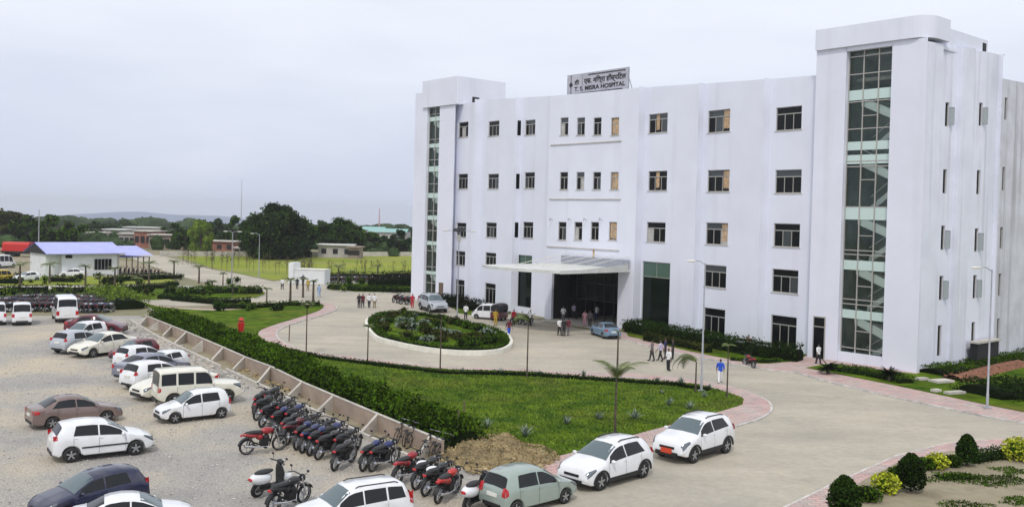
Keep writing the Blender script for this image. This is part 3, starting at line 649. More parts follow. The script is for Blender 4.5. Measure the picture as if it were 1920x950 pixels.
while x < Wd * .94: l = random.uniform(.12, .3); b.box((x + l / 2, -.03, zb_ + hh * .9), (l, .02, .13)); x += l + .06
b.build('worn_small_lettering', 'black', SG)
b = MB(); x = Wd * .15
while x < Wd * .9: l = random.uniform(.12, .4); b.box((x + l / 2, -.03, zb_ + hh * .07), (l, .02, .12)); x += l + .08
b.build('worn_small_lettering', 'black', SG)
b = MB(); b.box((Wd * .07, -.03, zb_ + hh * .5), (.06, .03, hh * .92)); Mx = Matrix.Rotation(R(45), 3, 'Y'); b.box((Wd * .07, -.05, zb_ + hh * .52), (.42, .03, .42), M=Mx); b.build('emblem', 'black', SG)
# ============================================================ foliage
def leafq(mb, p, s, flat=0):
    a = Vector((random.gauss(0, 1), random.gauss(0, 1), random.gauss(0, 1 - flat))); a.normalize()
    c = Vector((random.gauss(0, 1), random.gauss(0, 1), random.gauss(0, 1))); c = a.cross(c)
    if c.length < 1e-3: return
    c.normalize(); a = a * s; c = c * s * .55; i = len(mb.v)
    mb.v += [tuple(p - a), tuple(p + c), tuple(p + a), tuple(p - c)]; mb.f.append((i, i + 1, i + 2, i + 3)); mb.m.append(mb.cur)
def lumpy(c, r, mb, nu=9, nv=6, seed=0):
    rows = []
    for a in range(nv + 1):
        th = min(max(math.pi * a / nv, .05), math.pi - .05); row = []
        for b_ in range(nu):
            ph = 2 * math.pi * b_ / nu; d = Vector((math.sin(th) * math.cos(ph), math.sin(th) * math.sin(ph), -math.cos(th)))
            k = 1 + .25 * noise.noise(d * 1.7 + Vector((seed, c[0], c[2]))); row.append(Vector(c) + Vector((d.x * r[0], d.y * r[1], d.z * r[2])) * k)
        rows.append(row)
    mb.grid(rows, True)
def crown_mb(rx, ry, rz, nclump, nleaf, ls, seed, low=.35):
    random.seed(seed); mb = MB()
    for k in range(nclump):
        while True:
            d = Vector((random.uniform(-1, 1), random.uniform(-1, 1), random.uniform(-low * 2, 1)))
            if d.length < 1: break
        if k > nclump * .3: d = d.normalized() * random.uniform(.62, .86)
        c = Vector((d.x * rx, d.y * ry, max(d.z, -low) * rz)); r = random.uniform(.20, .34) * (rx + rz) / 2
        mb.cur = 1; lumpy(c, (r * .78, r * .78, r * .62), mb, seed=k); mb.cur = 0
        for j in range(nleaf):
            q = Vector((random.gauss(0, 1), random.gauss(0, 1), random.gauss(0, 1) + .25)).normalized()
            leafq(mb, c + Vector((q.x * r, q.y * r, q.z * r * .8)) * random.uniform(.72, 1.14), ls * random.uniform(.6, 1.3))
    return mb
def trunk_mb(h, r, spread, seed, nl=5):
    random.seed(seed); mb = MB(); mb.tube([(0, 0, -.1), (.03 * h, 0, h * .4), (0, .02 * h, h * .75)], [r * 1.2, r * .8, r * .55], 8)
    for i in range(nl):
        a = 2 * math.pi * i / nl + random.uniform(-.4, .4); z = h * random.uniform(.4, .6)
        mb.tube([(0, 0, z), (math.cos(a) * spread * .4, math.sin(a) * spread * .4, z + h * .2), (math.cos(a) * spread * .75, math.sin(a) * spread * .75, z + h * .4)], [r * .5, r * .35, r * .15], 6)
    return mb
mat('leaf_mid', (.030, .060, .008), .8, var=.5, vscale=.12, island=.7)
CR = {}
def crown_mesh(kind, seed, leafm):
    key = (kind, seed, leafm)
    if key not in CR:
        n_, nl, ls = {'far': (26, 70, .10), 'mid': (40, 110, .075), 'big': (100, 150, .045)}[kind]
        mb = crown_mb(1, 1, 1, n_, nl, ls, seed, .72)
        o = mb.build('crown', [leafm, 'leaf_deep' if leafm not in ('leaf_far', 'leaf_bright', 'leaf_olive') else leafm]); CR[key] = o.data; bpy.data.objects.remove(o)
        o = trunk_mb(1, .05, .5, seed).build('trunk', 'bark'); CR[key + ('t',)] = o.data; bpy.data.objects.remove(o)
    return CR[key], CR[key + ('t',)]
def tree(x, D, ytop, wpx, leafm, label, group=None, kind='far', seed=1, low=.3, name='tree', cat='tree'):
    p = atD(x, D, gz(D)); H = HC - gz(D) + (hor(x) - ytop) / F * D; rx = wpx / 2 / F * D; cm, tm = crown_mesh(kind, seed, leafm)
    root = empty(name, p, random.uniform(0, 6), label=label, cat=cat, group=group)
    rz = H * (1 - low) * .62; c = bpy.data.objects.new('crown', cm); col.objects.link(c); c.parent = root; c.scale = (rx, rx, rz); c.location = (0, 0, H - rz * .98)
    t = bpy.data.objects.new('trunk', tm); col.objects.link(t); t.parent = root; t.scale = (H * .8, H * .8, H * .85)
    return root
G1 = 'trees on the far side of the field'
for i, (x, D, yt, wp, lm, kd, lb) in enumerate([
    (-14, 262, 386, 122, 'leaf_olive', 'mid', 'tall brownish olive tree cut off by the left edge of the view'),
    (52, 250, 404, 62, 'leaf', 'far', 'green round tree just right of the brownish tree at the left edge'),
    (98, 240, 407, 66, 'leaf', 'far', 'bushy green tree above the left end of the lavender roof'),
    (140, 235, 411, 58, 'leaf', 'far', 'bushy green tree above the middle of the lavender roof'),
    (190, 330, 416, 62, 'leaf_far', 'far', 'pale hazy tree above the right end of the lavender roof'),
    (232, 380, 414, 60, 'leaf_far', 'far', 'pale hazy tree beyond the brick buildings, left one'),
    (322, 270, 420, 46, 'leaf', 'far', 'small green tree left of the bright green tree'),
    (348, 250, 422, 44, 'leaf', 'far', 'low green tree directly beside the bright green tree'),
    (378, 230, 407, 44, 'leaf_bright', 'mid', 'bright yellow green tree among the dark ones'),
    (412, 280, 411, 52, 'leaf_far', 'far', 'soft green tree right of the bright green tree'),
    (446, 250, 409, 52, 'leaf', 'far', 'green tree under the thin radio mast'),
    (476, 225, 400, 58, 'leaf_dark', 'mid', 'dark tree touching the left side of the biggest tree'),
    (516, 215, 386, 124, 'leaf_mid', 'big', 'biggest tree, a wide dark dome beyond the field'),
    (566, 225, 408, 60, 'leaf_dark', 'mid', 'dark tree touching the right side of the biggest tree'),
    (602, 290, 417, 44, 'leaf_far', 'far', 'small hazy tree in the gap right of the biggest tree'),
    (640, 245, 412, 98, 'leaf', 'big', 'broad green domed tree behind the low flat roofed hut'),
    (688, 270, 432, 56, 'leaf', 'far', 'low green tree right of the broad domed tree'),
    (722, 280, 442, 40, 'leaf', 'far', 'small green tree in front of the teal roofed sheds'),
    (750, 250, 434, 46, 'leaf_dark', 'far', 'green tree beside the left edge of the hospital'),
    (756, 420, 418, 44, 'leaf_far', 'far', 'distant hazy tree near the left edge of the hospital')]):
    tree(x, D, yt, wp, lm, lb, G1, kd, seed=1 + i % 4, low=.12)
# distant belt of trees that reads as one hazy mass
random.seed(5); mb = MB()
for i in range(105):
    x = -40 + i * 8.3 + random.uniform(-6, 6); D = random.uniform(520, 900); p = atD(x, D, gz(D)); H = random.uniform(4, 11); r = random.uniform(6, 13)
    mb.cur = 0
    for k in range(4):
        c = (p.x + random.uniform(-r, r), p.y, p.z + H * random.uniform(.35, .55)); rr = r * random.uniform(.5, .9); lumpy(c, (rr, rr, H * .45), mb, 10, 6, seed=i + k)
        for j in range(26):
            q = Vector((random.gauss(0, 1), random.gauss(0, 1), abs(random.gauss(0, 1)))).normalized(); leafq(mb, Vector(c) + Vector((q.x * rr, q.y * rr, q.z * H * .45)), random.uniform(.6, 1.3))
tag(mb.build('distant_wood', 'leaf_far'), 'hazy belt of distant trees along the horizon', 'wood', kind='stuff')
# low blue hill
mb = MB(); rows = []
for j in range(9):
    t = j / 8; row = []
    for i in range(41):
        s_ = i / 40; x = -1180 + (s_ - .5) * 1500; y = 2900 + t * 500; row.append((x, y, gz(y) + 48 * math.sin(math.pi * s_) ** 1.5 * math.sin(math.pi * t) * (.8 + .3 * noise.noise(Vector((s_ * 6, t * 2, 0)))) - .5))
    rows.append(row)
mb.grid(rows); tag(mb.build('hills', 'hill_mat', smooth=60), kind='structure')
# ---- hedges
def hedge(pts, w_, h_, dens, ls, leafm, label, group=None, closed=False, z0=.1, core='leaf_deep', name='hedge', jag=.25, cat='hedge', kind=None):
    pts = [Vector((p[0], p[1], 0)) for p in pts]; c0 = pts[0].copy(); P = [p - c0 for p in pts]
    if closed: P.append(P[0].copy())
    d = [0]
    for a, b_ in zip(P, P[1:]): d.append(d[-1] + (b_ - a).length)
    tot = d[-1]
    def pos(s):
        s = min(max(s, 0), tot - 1e-4)
        for k in range(len(d) - 1):
            if d[k + 1] >= s: break
        t = (s - d[k]) / max(1e-6, d[k + 1] - d[k]); q = P[k].lerp(P[k + 1], t); t2 = (P[k + 1] - P[k]).normalized(); return q, Vector((t2.y, -t2.x, 0))
    def hh(s, v): return h_ * (1 + jag * noise.noise(Vector((s * .7, v * .8, c0.x))) + jag * .6 * noise.noise(Vector((s * 2.3, v * 2, 3))))
    mb = MB(); mb.cur = 1; rows = []; n_ = max(2, int(tot / max(.3, w_ * .5)))
    for i in range(n_ + 1):
        s = tot * i / n_; q, nn = pos(s); H = hh(s, 0) * .76; W2 = w_ / 2 * .74
        rows.append([q + nn * W2 + Vector((0, 0, z0)), q + nn * W2 * 1.02 + Vector((0, 0, z0 + H * .6)), q + nn * W2 * .6 + Vector((0, 0, z0 + H)), q - nn * W2 * .6 + Vector((0, 0, z0 + H)), q - nn * W2 * 1.02 + Vector((0, 0, z0 + H * .6)), q - nn * W2 + Vector((0, 0, z0))])
    mb.grid(rows); mb.face(rows[0]); mb.face(rows[-1][::-1]); mb.cur = 0
    for i in range(int(dens * 1.35 * tot * (w_ + 2 * h_))):
        s = random.uniform(0, tot); q, nn = pos(s); u = random.uniform(-1, 1) * (w_ / 2 + h_)
        if abs(u) < w_ / 2: v, z = u, hh(s, u)
        else: v = math.copysign(w_ / 2, u); z = (w_ / 2 + h_ - abs(u)) * hh(s, v) / h_
        p = q + nn * (v + random.gauss(0, .05 * w_ + .02)) + Vector((0, 0, z0 + max(.02, z + random.gauss(0, .09 * h_)))); leafq(mb, p, ls * random.uniform(.6, 1.3))
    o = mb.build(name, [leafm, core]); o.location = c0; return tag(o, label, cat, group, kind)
random.seed(11)
back = [at(x, y, .9) for x, y in [(271, 591), (337, 617), (415, 650), (458, 669), (507, 687), (565, 716), (624, 741), (707, 776), (806, 817), (828, 826)]]
front = [at(x, y, .25) for x, y in [(244, 597), (296, 628), (341, 649), (415, 684), (427, 690), (484, 716), (540, 742), (597, 769), (679, 808), (757, 845), (790, 860)]]
def shift(P, d):
    out = []
    for i, p in enumerate(P):
        a, c = P[max(i - 1, 0)], P[min(i + 1, len(P) - 1)]; t = (c - a); t.z = 0; t.normalize(); out.append(Vector((p.x - t.y * d, p.y + t.x * d, 0)))
    return out
hp = shift(back, 1.45)
hedge(hp, 2.0, 1.25, 95, .10, 'leaf', 'long dark green hedge behind the concrete drain in the car park', jag=.35, z0=.05)
hedge(shift(back[:5], 2.8), 1.8, .9, 40, .10, 'leaf', 'second hedge strip behind the far end of the concrete drain', jag=.3)
hedge(px([(505, 655), (524, 660), (610, 676), (716, 690), (834, 704), (980, 707), (1068, 713), (1264, 726), (1329, 736)]), .5, .3, 60, .06, 'leaf_dark', 'low clipped border hedge along the loop road edge of the front lawn')
hedge(px([(400, 580), (470, 580), (540, 575), (600, 575)]), .9, .6, 22, .10, 'leaf', 'low hedge on the far tip of the front lawn')
GP = 'clipped hedges in the far gardens'
hedge(px([(330, 553), (420, 550), (490, 551)]), 3.2, .8, 20, .14, 'leaf', 'clipped hedge on the curved garden tip beside the far road', GP)
hedge(px([(300, 561), (360, 566), (400, 570), (470, 569)]), 1.2, .6, 22, .12, 'leaf_dark', 'thin dark hedge above the far lawn tip', GP)
hedge(px([(195, 556), (220, 572), (245, 580)]), 4, 1.2, 16, .14, 'leaf_bright', 'bright green bushy hedge right of the packed motorcycles', GP)
hedge(px([(0, 551), (90, 549)]), 1.3, .9, 18, .12, 'leaf_olive', 'left half of the olive hedge behind the packed motorcycles', GP)
hedge(px([(100, 549), (190, 551)]), 1.3, .9, 18, .12, 'leaf_olive', 'right half of the olive hedge behind the packed motorcycles', GP)
hedge(px([(-60, 532), (40, 533)]), 1.3, .8, 12, .14, 'leaf_dark', 'dark hedge in front of the yellow cab', GP)
hedge(px([(96, 529), (145, 530)]), 1.5, .8, 14, .14, 'leaf_dark', 'dark hedge in front of the lavender roofed hall', GP)
hedge(px([(196, 530), (330, 523)]), 1.2, .9, 14, .14, 'leaf_dark', 'dark hedge below the right end of the lavender roofed hall', GP)
hedge(px([(190, 546), (300, 541), (330, 536)]), 1.2, .6, 16, .12, 'leaf_dark', 'low dark hedge on the far side of the green garden strip', GP)
hedge(px([(620, 542), (665, 546), (733, 549), (775, 549)]), 2.0, .8, 20, .12, 'leaf', 'curved green hedge edging the garden left of the hospital', GP)
hedge(px([(700, 541), (775, 536)]), 3.0, 1.6, 18, .14, 'leaf_deep', 'dense dark hedge mass touching the left corner of the hospital', GP)
hedge(px([(620, 524), (700, 524), (772, 522)]), 1.6, 1.1, 14, .14, 'leaf_olive', 'dark hedge line along the near side of the far field', GP)
hedge(px([(836, 569), (860, 577), (890, 583), (902, 585)]), 2.4, 1.1, 30, .10, 'leaf_deep', 'dark hedge at the foot of the hospital behind the solar lamp', GP)
hedge(px([(1178, 622), (1230, 633), (1300, 646), (1360, 658), (1430, 671), (1500, 679)]), 2.0, 1.15, 60, .09, 'leaf_dark', 'dark hedge along the foot of the hospital right of the entrance')
hedge(px([(1210, 640), (1290, 655), (1330, 664)]), .8, .7, 50, .08, 'leaf_olive', 'low yellowish plant strip in front of the dark hospital hedge')
hedge(px([(1370, 677), (1430, 682), (1460, 680)]), .8, .25, 50, .07, 'leaf', 'low bright grass strip beside the parked red motorcycle')
hedge(px([(1560, 696), (1610, 703), (1660, 712), (1700, 722)]), 1.6, .45, 70, .07, 'leaf', 'low green strip of plants in front of the tall glazed stair tower')
hedge(px([(1745, 704), (1780, 700), (1830, 690), (1900, 676), (1990, 660)]), 2.6, .5, 50, .08, 'leaf', 'low green bed beside the side wall of the hospital')
hedge(px([(1838, 745), (1880, 742), (1990, 745)]), 4.5, .8, 60, .09, 'leaf_dark', 'thick dark green hedge mass behind the tall lamp at right')
hedge(px([(1876, 664), (1925, 655), (1990, 645)]), 1.0, 1.0, 30, .10, 'leaf_deep', 'dark shrub line at the foot of the far side wing')
# island planting
random.seed(3); ins = offset(isl, -.75)
hedge([p for i, p in enumerate(ins) if i % 2 == 0], .8, .32, 60, .07, 'leaf', 'low green hedge ring inside the white kerbed island', closed=True, z0=.28)
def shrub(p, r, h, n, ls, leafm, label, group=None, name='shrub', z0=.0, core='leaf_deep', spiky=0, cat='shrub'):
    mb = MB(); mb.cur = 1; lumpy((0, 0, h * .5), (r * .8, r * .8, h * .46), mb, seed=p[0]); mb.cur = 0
    for i in range(n):
        q = Vector((random.gauss(0, 1), random.gauss(0, 1), random.gauss(.2, 1))).normalized(); k = random.uniform(.8, 1.12 + spiky)
        leafq(mb, Vector((q.x * r * k, q.y * r * k, h * .5 + q.z * h * .5 * k)), ls * random.uniform(.6, 1.3))
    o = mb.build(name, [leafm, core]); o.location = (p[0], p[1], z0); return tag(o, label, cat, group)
k = 0
xs = [p[0] for p in ins]; ysn = [p[1] for p in ins]; inn2 = offset(isl, -1.3)
while k < 58:
    x, y = random.uniform(min(xs), max(xs)), random.uniform(min(ysn), max(ysn))
    if inside(inn2, x, y):
        lm = random.choice(['leaf', 'leaf_olive', 'leaf', 'leaf_olive', 'agave'])
        shrub((x, y), random.uniform(.4, .65), random.uniform(.35, .75), 150, .12, lm, 'leafy shrub among the planting inside the white kerbed island', 'shrubs inside the traffic island', z0=.25, spiky=.3); k += 1
# small plants dotted over the far gardens
random.seed(17); SMP = []
for lm in ('leaf', 'leaf_olive', 'leaf_bright', 'leaf_dark'):
    o = shrub((0, 0), .55, .9, 90, .16, lm, 'x', spiky=.5); SMP.append(o.data); bpy.data.objects.remove(o)
for i in range(84):
    if i < 54: x, y = random.uniform(-10, 490), random.choice([random.uniform(522, 537), random.uniform(546, 556)])
    elif i < 66: x, y = random.uniform(400, 600), random.uniform(573, 585)
    else: x, y = random.uniform(625, 770), random.uniform(526, 546)
    if 70 < x < 290 and y < 521: y += 6
    o = bpy.data.objects.new('small_plant', random.choice(SMP)); col.objects.link(o); o.location = at(x, y, .12); sc_ = random.uniform(.4, .9); o.scale = (sc_, sc_, sc_ * random.uniform(.8, 1.5)); o.rotation_euler = (0, 0, i)
    tag(o, 'small leafy plant dotted on the far garden strips', 'plant', 'small plants dotted over the far gardens')
# ---- spiky agaves
def agave_mesh(seed, n=22, h=.8):
    random.seed(seed); mb = MB()
    for i in range(n):
        a = random.uniform(0, 6.28); el = random.uniform(.45, 1.35); L = h * random.uniform(.7, 1.15); d = Vector((math.cos(a) * math.cos(el), math.sin(a) * math.cos(el), math.sin(el))); sd_ = Vector((-math.sin(a), math.cos(a), 0)) * .045
        m_ = d * L * .5; tip = d * L + Vector((0, 0, -.08 * L)); mb.face([-sd_, sd_, m_ + sd_ * 1.3, m_ - sd_ * 1.3]); mb.face([m_ - sd_ * 1.3, m_ + sd_ * 1.3, tip])
    o = mb.build('agave_plant', 'agave'); me = o.data; bpy.data.objects.remove(o); return me
AG = [agave_mesh(s) for s in (1, 2, 3)]
for i, (x, y, s) in enumerate([(866, 700, 1), (938, 701, 1), (1011, 703, .8), (1095, 705, 1), (1232, 717, 1), (1277, 720, 1.1), (1329, 730, .9), (913, 803, 1.2), (984, 818, 1.3), (1062, 795, 1.1), (1122, 786, 1.1), (1191, 785, 1.2), (1254, 759, 1.1), (1294, 767, 1.1), (1320, 745, .8), (1240, 738, .7)]):
    o = bpy.data.objects.new('agave_plant', AG[i % 3]); col.objects.link(o); o.location = at(x, y, .15); o.rotation_euler = (0, 0, i); o.scale = (s * .68,) * 3
    lb = ['first', 'second', 'third', 'fourth', 'fifth', 'sixth', 'seventh'][i] + ' grey green spiky plant from the left along the border hedge' if i < 7 else ['first', 'second', 'third', 'fourth', 'fifth', 'sixth', 'seventh', 'eighth', 'ninth'][i - 7] + ' grey green spiky plant from the left in the open front lawn'
    tag(o, lb, 'plant', 'spiky plants on the front lawn')
# ---- palms and staked saplings
def frond(mb, o, az, L, el0, droop, lw=.35, n=13):
    pts = []; p = Vector(o); e = el0
    for i in range(n + 1):
        pts.append(p.copy()); p = p + Vector((math.cos(az) * math.cos(e), math.sin(az) * math.cos(e), math.sin(e))) * L / n; e -= droop / n
    mb.tube(pts, [.022 * (1 - .8 * i / n) + .006 for i in range(n + 1)], 4, False)
    sd_ = Vector((-math.sin(az), math.cos(az), 0))
    for i in range(2, n + 1):
        t = (pts[i] - pts[i - 1]).normalized(); ll = lw * math.sin(math.pi * (i / (n + 1)) ** .8) + .06
        for sg in (-1, 1):
            for k_ in (0, .5):
                q = pts[i - 1].lerp(pts[i], k_); tip = q + sd_ * sg * ll + t * ll * .5 + Vector((0, 0, -ll * .35)); mb.face([q - t * .03, q + t * .03, tip])
def palm(x, y, H, nf, L, label, group, seed, r=.10, droop=1.6, z0=.12, lean=0, az=None, stake=True, el=1.1, cl=0):
    random.seed(seed); root = empty('palm', at(x, y, z0), 0, label=label, cat='palm', group=group)
    mb = MB(); n = 6; mb.tube([(lean * (i / n) ** 2, 0, H * i / n - (.15 if i == 0 else 0)) for i in range(n + 1)], [r * (1.25 - .45 * i / n) for i in range(n + 1)], 8); mb.build('trunk', 'bark', root)
    if cl == 0:
        for i in range(nf):
            fm = MB(); a = (az if az is not None else 0) + (random.uniform(-1.1, 1.1) if az is not None else 2 * math.pi * i / nf + random.uniform(-.3, .3)); frond(fm, (lean, 0, H - .05), a, L * random.uniform(.8, 1.1), random.uniform(el - .35, el + .3), droop, L * .22); fm.build('frond', 'palm_frond', root)
    else:
        fm = MB()
        for i in range(nf): frond(fm, (lean, 0, H - .05), 2 * math.pi * i / nf, L * random.uniform(.8, 1.1), random.uniform(el - .35, el + .3), droop, L * .3, 7)
        fm.build('fronds', 'palm_frond', root)
    return root
GS = 'thin staked palms round the front lawn'
palm(574, 663, 3.6, 9, .8, 'slender staked palm on the loop road edge, leftmost of its line', GS, 1, r=.045, droop=1.2)
palm(689, 680, 2.7, 7, .5, 'small leaved staked palm stem left of the island front', GS, 2, r=.045)
palm(825, 700, 4.0, 7, .55, 'small leaved staked palm stem in front of the island', GS, 3, r=.045)
palm(988, 708, 3.9, 5, 1.9, 'palm with drooping curved fronds right of the island', GS, 4, r=.045, droop=2.4, az=3.1)
palm(1157, 708, 3.2, 2, .5, 'thin bare palm stem behind the arching palm in the lawn', GS, 5, r=.06)
palm(1153, 812, 2.9, 6, 2.0, 'tall thin palm with arching fronds in the middle of the front lawn', GS, 6, r=.055, droop=1.5, el=1.15)
palm(1304, 735, 2.0, 5, 2.1, 'short palm with drooping fronds leaning left by the lamp', GS, 7, r=.05, droop=2.6, az=3.0)
palm(1363, 745, 3.3, 7, .5, 'dark staked palm stem at the right tip of the lawn', GS, 8, r=.045)
GQ = 'young palms beside the far road'
for i, (x, y, h, L) in enumerate([(37, 541, 3.0, 1.6), (93, 531, 2.6, 1.7), (160, 541, 2.9, 1.2), (186, 535, 1.2, 1.1), (215, 541, 2.6, 1.3), (279, 532, 2.9, 1.5), (326, 521, 2.5, 1.3), (373, 530, 2.3, 1.3), (418, 533, 1.6, .8), (256, 541, 1.4, 1.0), (398, 548, 1.4, .9), (436, 553, 1.3, .8), (544, 572, 3.0, .9), (568, 556, 2.3, .8), (587, 573, 2.9, .7), (634, 538, 2.9, 1.5), (660, 536, 2.0, 1.1), (708, 524, 2.2, 1.3), (500, 566, 1.6, .8)]):
    palm(x, y, h, 9, L, ['first', 'second', 'third', 'fourth', 'fifth', 'sixth', 'seventh', 'eighth', 'ninth', 'tenth', 'eleventh', 'twelfth', 'thirteenth', 'fourteenth', 'fifteenth', 'sixteenth', 'seventeenth', 'eighteenth', 'nineteenth'][sorted([37, 93, 160, 186, 215, 279, 326, 373, 418, 256, 398, 436, 544, 568, 587, 634, 660, 708, 500]).index(x)] + ' young palm from the left along the far gardens', GQ, 20 + i, r=.13 if h > 2 else .08, droop=1.6, cl=1, el=.8)
# leafless saplings
random.seed(9); mb0 = None; SM = []
for s in range(3):
    mb = MB(); mb.tube([(0, 0, 0), (.05, 0, 1.2), (0, .05, 2.4)], [.03, .025, .01], 5)
    for i in range(9):
        a = random.uniform(0, 6.28); z = random.uniform(.8, 2.1); mb.tube([(0, 0, z), (math.cos(a) * .35, math.sin(a) * .35, z + .4)], [.014, .005], 4)
    mb.cur = 1
    for i in range(26): leafq(mb, Vector((random.gauss(0, .3), random.gauss(0, .3), random.uniform(1.1, 2.5))), .09)
    o = mb.build('sapling', ['stake', 'leaf_olive']); SM.append(o.data); bpy.data.objects.remove(o)
for i in range(64):
    t = random.random(); x = 345 + t * 240 + random.gauss(0, 6); y = 497 + t * 24 + random.uniform(-9, 3)
    if i > 50: x = 615 + random.random() * 150; y = 520 + random.uniform(-2, 3)
    o = bpy.data.objects.new('sapling', random.choice(SM)); col.objects.link(o); o.location = at(x, y, .05); o.rotation_euler = (0, 0, i); o.scale = (1.25,) * 3
    tag(o, 'thin sparse sapling along the near edge of the far field', 'sapling', 'saplings by the far field')
# near right corner shrubs
random.seed(21); GC = 'shrubs along the right corner walkway'
def cone(x, y, H, r, label):
    root = empty('conical_shrub', at(x, y, .16), 0, label=label, cat='shrub', group='dark cone shaped shrubs')
    mb = MB(); mb.cur = 1; lumpy((0, 0, H * .52), (r * .74, r * .74, H * .42), mb, 12, 8, seed=x); mb.cur = 0
    for i in range(2600):
        z = random.random() ** .9; rr = r * (math.sin(math.pi * min(1, z * .75 + .22)) ** .7) * (1 + .14 * noise.noise(Vector((z * 5, i * .001, x)))); a = random.uniform(0, 6.28)
        rr *= random.uniform(.78, 1.08); leafq(mb, Vector((math.cos(a) * rr, math.sin(a) * rr, .15 + z * (H - .15))), .055 * random.uniform(.6, 1.4))
    mb.build('foliage', ['leaf_dark', 'leaf_deep'], root); t = MB(); t.tube([(0, 0, -.1), (0, 0, .5)], .05, 6); t.build('stem', 'bark', root)
cone(1582, 968, 1.55, .60, 'dark cone shaped shrub at the bottom edge, nearest of the three')
cone(1707, 921, 1.60, .58, 'dark cone shaped shrub in the middle of the three')
cone(1812, 872, 1.45, .46, 'dark cone shaped shrub farthest right of the three')
def croton(x, y, r, h, n, label): shrub(tuple(at(x, y)[:2]), r, h, n, .085, 'leaf_yellow', label, 'yellow leaved shrubs', z0=.16, core='leaf', spiky=.25)
croton(1757, 884, .42, .62, 420, 'yellow green leafy shrub between the two farther dark cone shrubs')
croton(1660, 930, .45, .72, 460, 'yellow green leafy shrub between the two nearer dark cone shrubs')
croton(1908, 868, .60, .95, 700, 'largest yellow green shrub at the right edge of the view')
for i, (x, y, r, h, lb) in enumerate([(1627, 945, .55, .55, 'low green shrub just right of the nearest dark cone shrub'), (1684, 908, .5, .6, 'low dark green shrub left of the middle dark cone shrub'), (1735, 885, .45, .5, 'low green shrub right of the middle dark cone shrub'), (1785, 880, .45, .5, 'low green shrub left of the farthest dark cone shrub')]):
    shrub(tuple(at(x, y)[:2]), r, h, 420, .07, 'leaf', lb, GC, z0=.16)
hedge(px([(1815, 872), (1850, 866), (1885, 862)]), .9, .45, 110, .06, 'leaf_dark', 'low dark hedge running right from the farthest cone shrub')
hedge(px([(1760, 902), (1800, 901), (1820, 900)]), 1.0, .12, 110, .06, 'leaf', 'flat green mat of ground plants in the bare soil', name='ground_cover', cat='ground cover', kind='stuff', z0=.15)
# sago palms by the tower
for x, y, lb in ((1553, 700, 'dark sago palm left of the tower glazing foot'), (1668, 714, 'dark sago palm right of the tower glazing foot')):
    random.seed(x); root = empty('sago_palm', at(x, y, .15), label=lb, cat='palm', group='sago palms at the stair tower'); fm = MB(); fm.cur = 0
    for i in range(26): frond(fm, (0, 0, .3), 2.4 * i, random.uniform(.8, 1.05), random.uniform(.2, 1.4), 1.0, .16, 9)
    fm.build('fronds', 'leaf_deep', root); t = MB(); t.tube([(0, 0, -.1), (0, 0, .4)], [.16, .12], 8); t.build('trunk', 'bark', root)
# ============================================================ drain in the car park
DR = empty('concrete_drain', (0, 0, 0), label='long open concrete drain with cross walls between car park and hedge', cat='drain')
def wallstrip(P, th, z1, z0=-.05):
    mb = MB(); a = [Vector((p.x, p.y, 0)) for p in P]; c = shift(P, th); rows = [[p + Vector((0, 0, z0)), p + Vector((0, 0, z1)), q + Vector((0, 0, z1)), q + Vector((0, 0, z0))] for p, q in zip(a, c)]
    mb.grid(rows, True); mb.face(rows[0]); mb.face(rows[-1][::-1]); return mb
wallstrip(back, .14, .9).build('back_wall', ['plaster_tan'], DR)
wallstrip(back, .17, .03, -.06)
cap = wallstrip([Vector((p.x, p.y, 0)) for p in shift(back, -.02)], .18, .93, .895); cap.build('wall_cap', 'cement', DR)
wallstrip(front[:4], -.16, .25).build('front_wall', 'cement', DR); wallstrip(front[4:], -.16, .25).build('front_wall', 'cement', DR)
fl = MB(); nb = 10
fl.prism([(p.x, p.y) for p in front] + [(p.x, p.y) for p in reversed(back)], -.03, .03); fl.build('floor', 'soil', DR)
for (xa, ya, xb, yb) in [(275, 593, 263, 607), (298, 601, 281, 613), (322, 611, 306, 628), (349, 622, 328, 642), (380, 638, 361, 654), (417, 652, 398, 673), (458, 669, 438, 690), (507, 687, 484, 715), (565, 716, 540, 741), (624, 741, 597, 768), (707, 776, 679, 808), (806, 817, 786, 852)]:
    a = at(xa, ya, .9); c = at(xb, yb, .27); d = (c - a); d.z = 0; n_ = Vector((-d.y, d.x, 0)).normalized() * .07; d.normalize(); a = a + d * -.0
    mb = MB(); A0, C0 = Vector((a.x, a.y, 0)), Vector((c.x, c.y, 0)) + d * .05
    for sg in (-1, 1): mb.face([A0 + n_ * sg, C0 + n_ * sg, C0 + n_ * sg + Vector((0, 0, .27)), A0 + n_ * sg + Vector((0, 0, .905))])
    mb.face([A0 - n_ + Vector((0, 0, .905)), A0 + n_ + Vector((0, 0, .905)), C0 + n_ + Vector((0, 0, .27)), C0 - n_ + Vector((0, 0, .27))]); mb.face([C0 - n_, C0 + n_, C0 + n_ + Vector((0, 0, .27)), C0 - n_ + Vector((0, 0, .27))])
    mb.build('cross_wall', 'cement', DR)
mat('stone_pale', (.42, .40, .36), .9, island=.35)
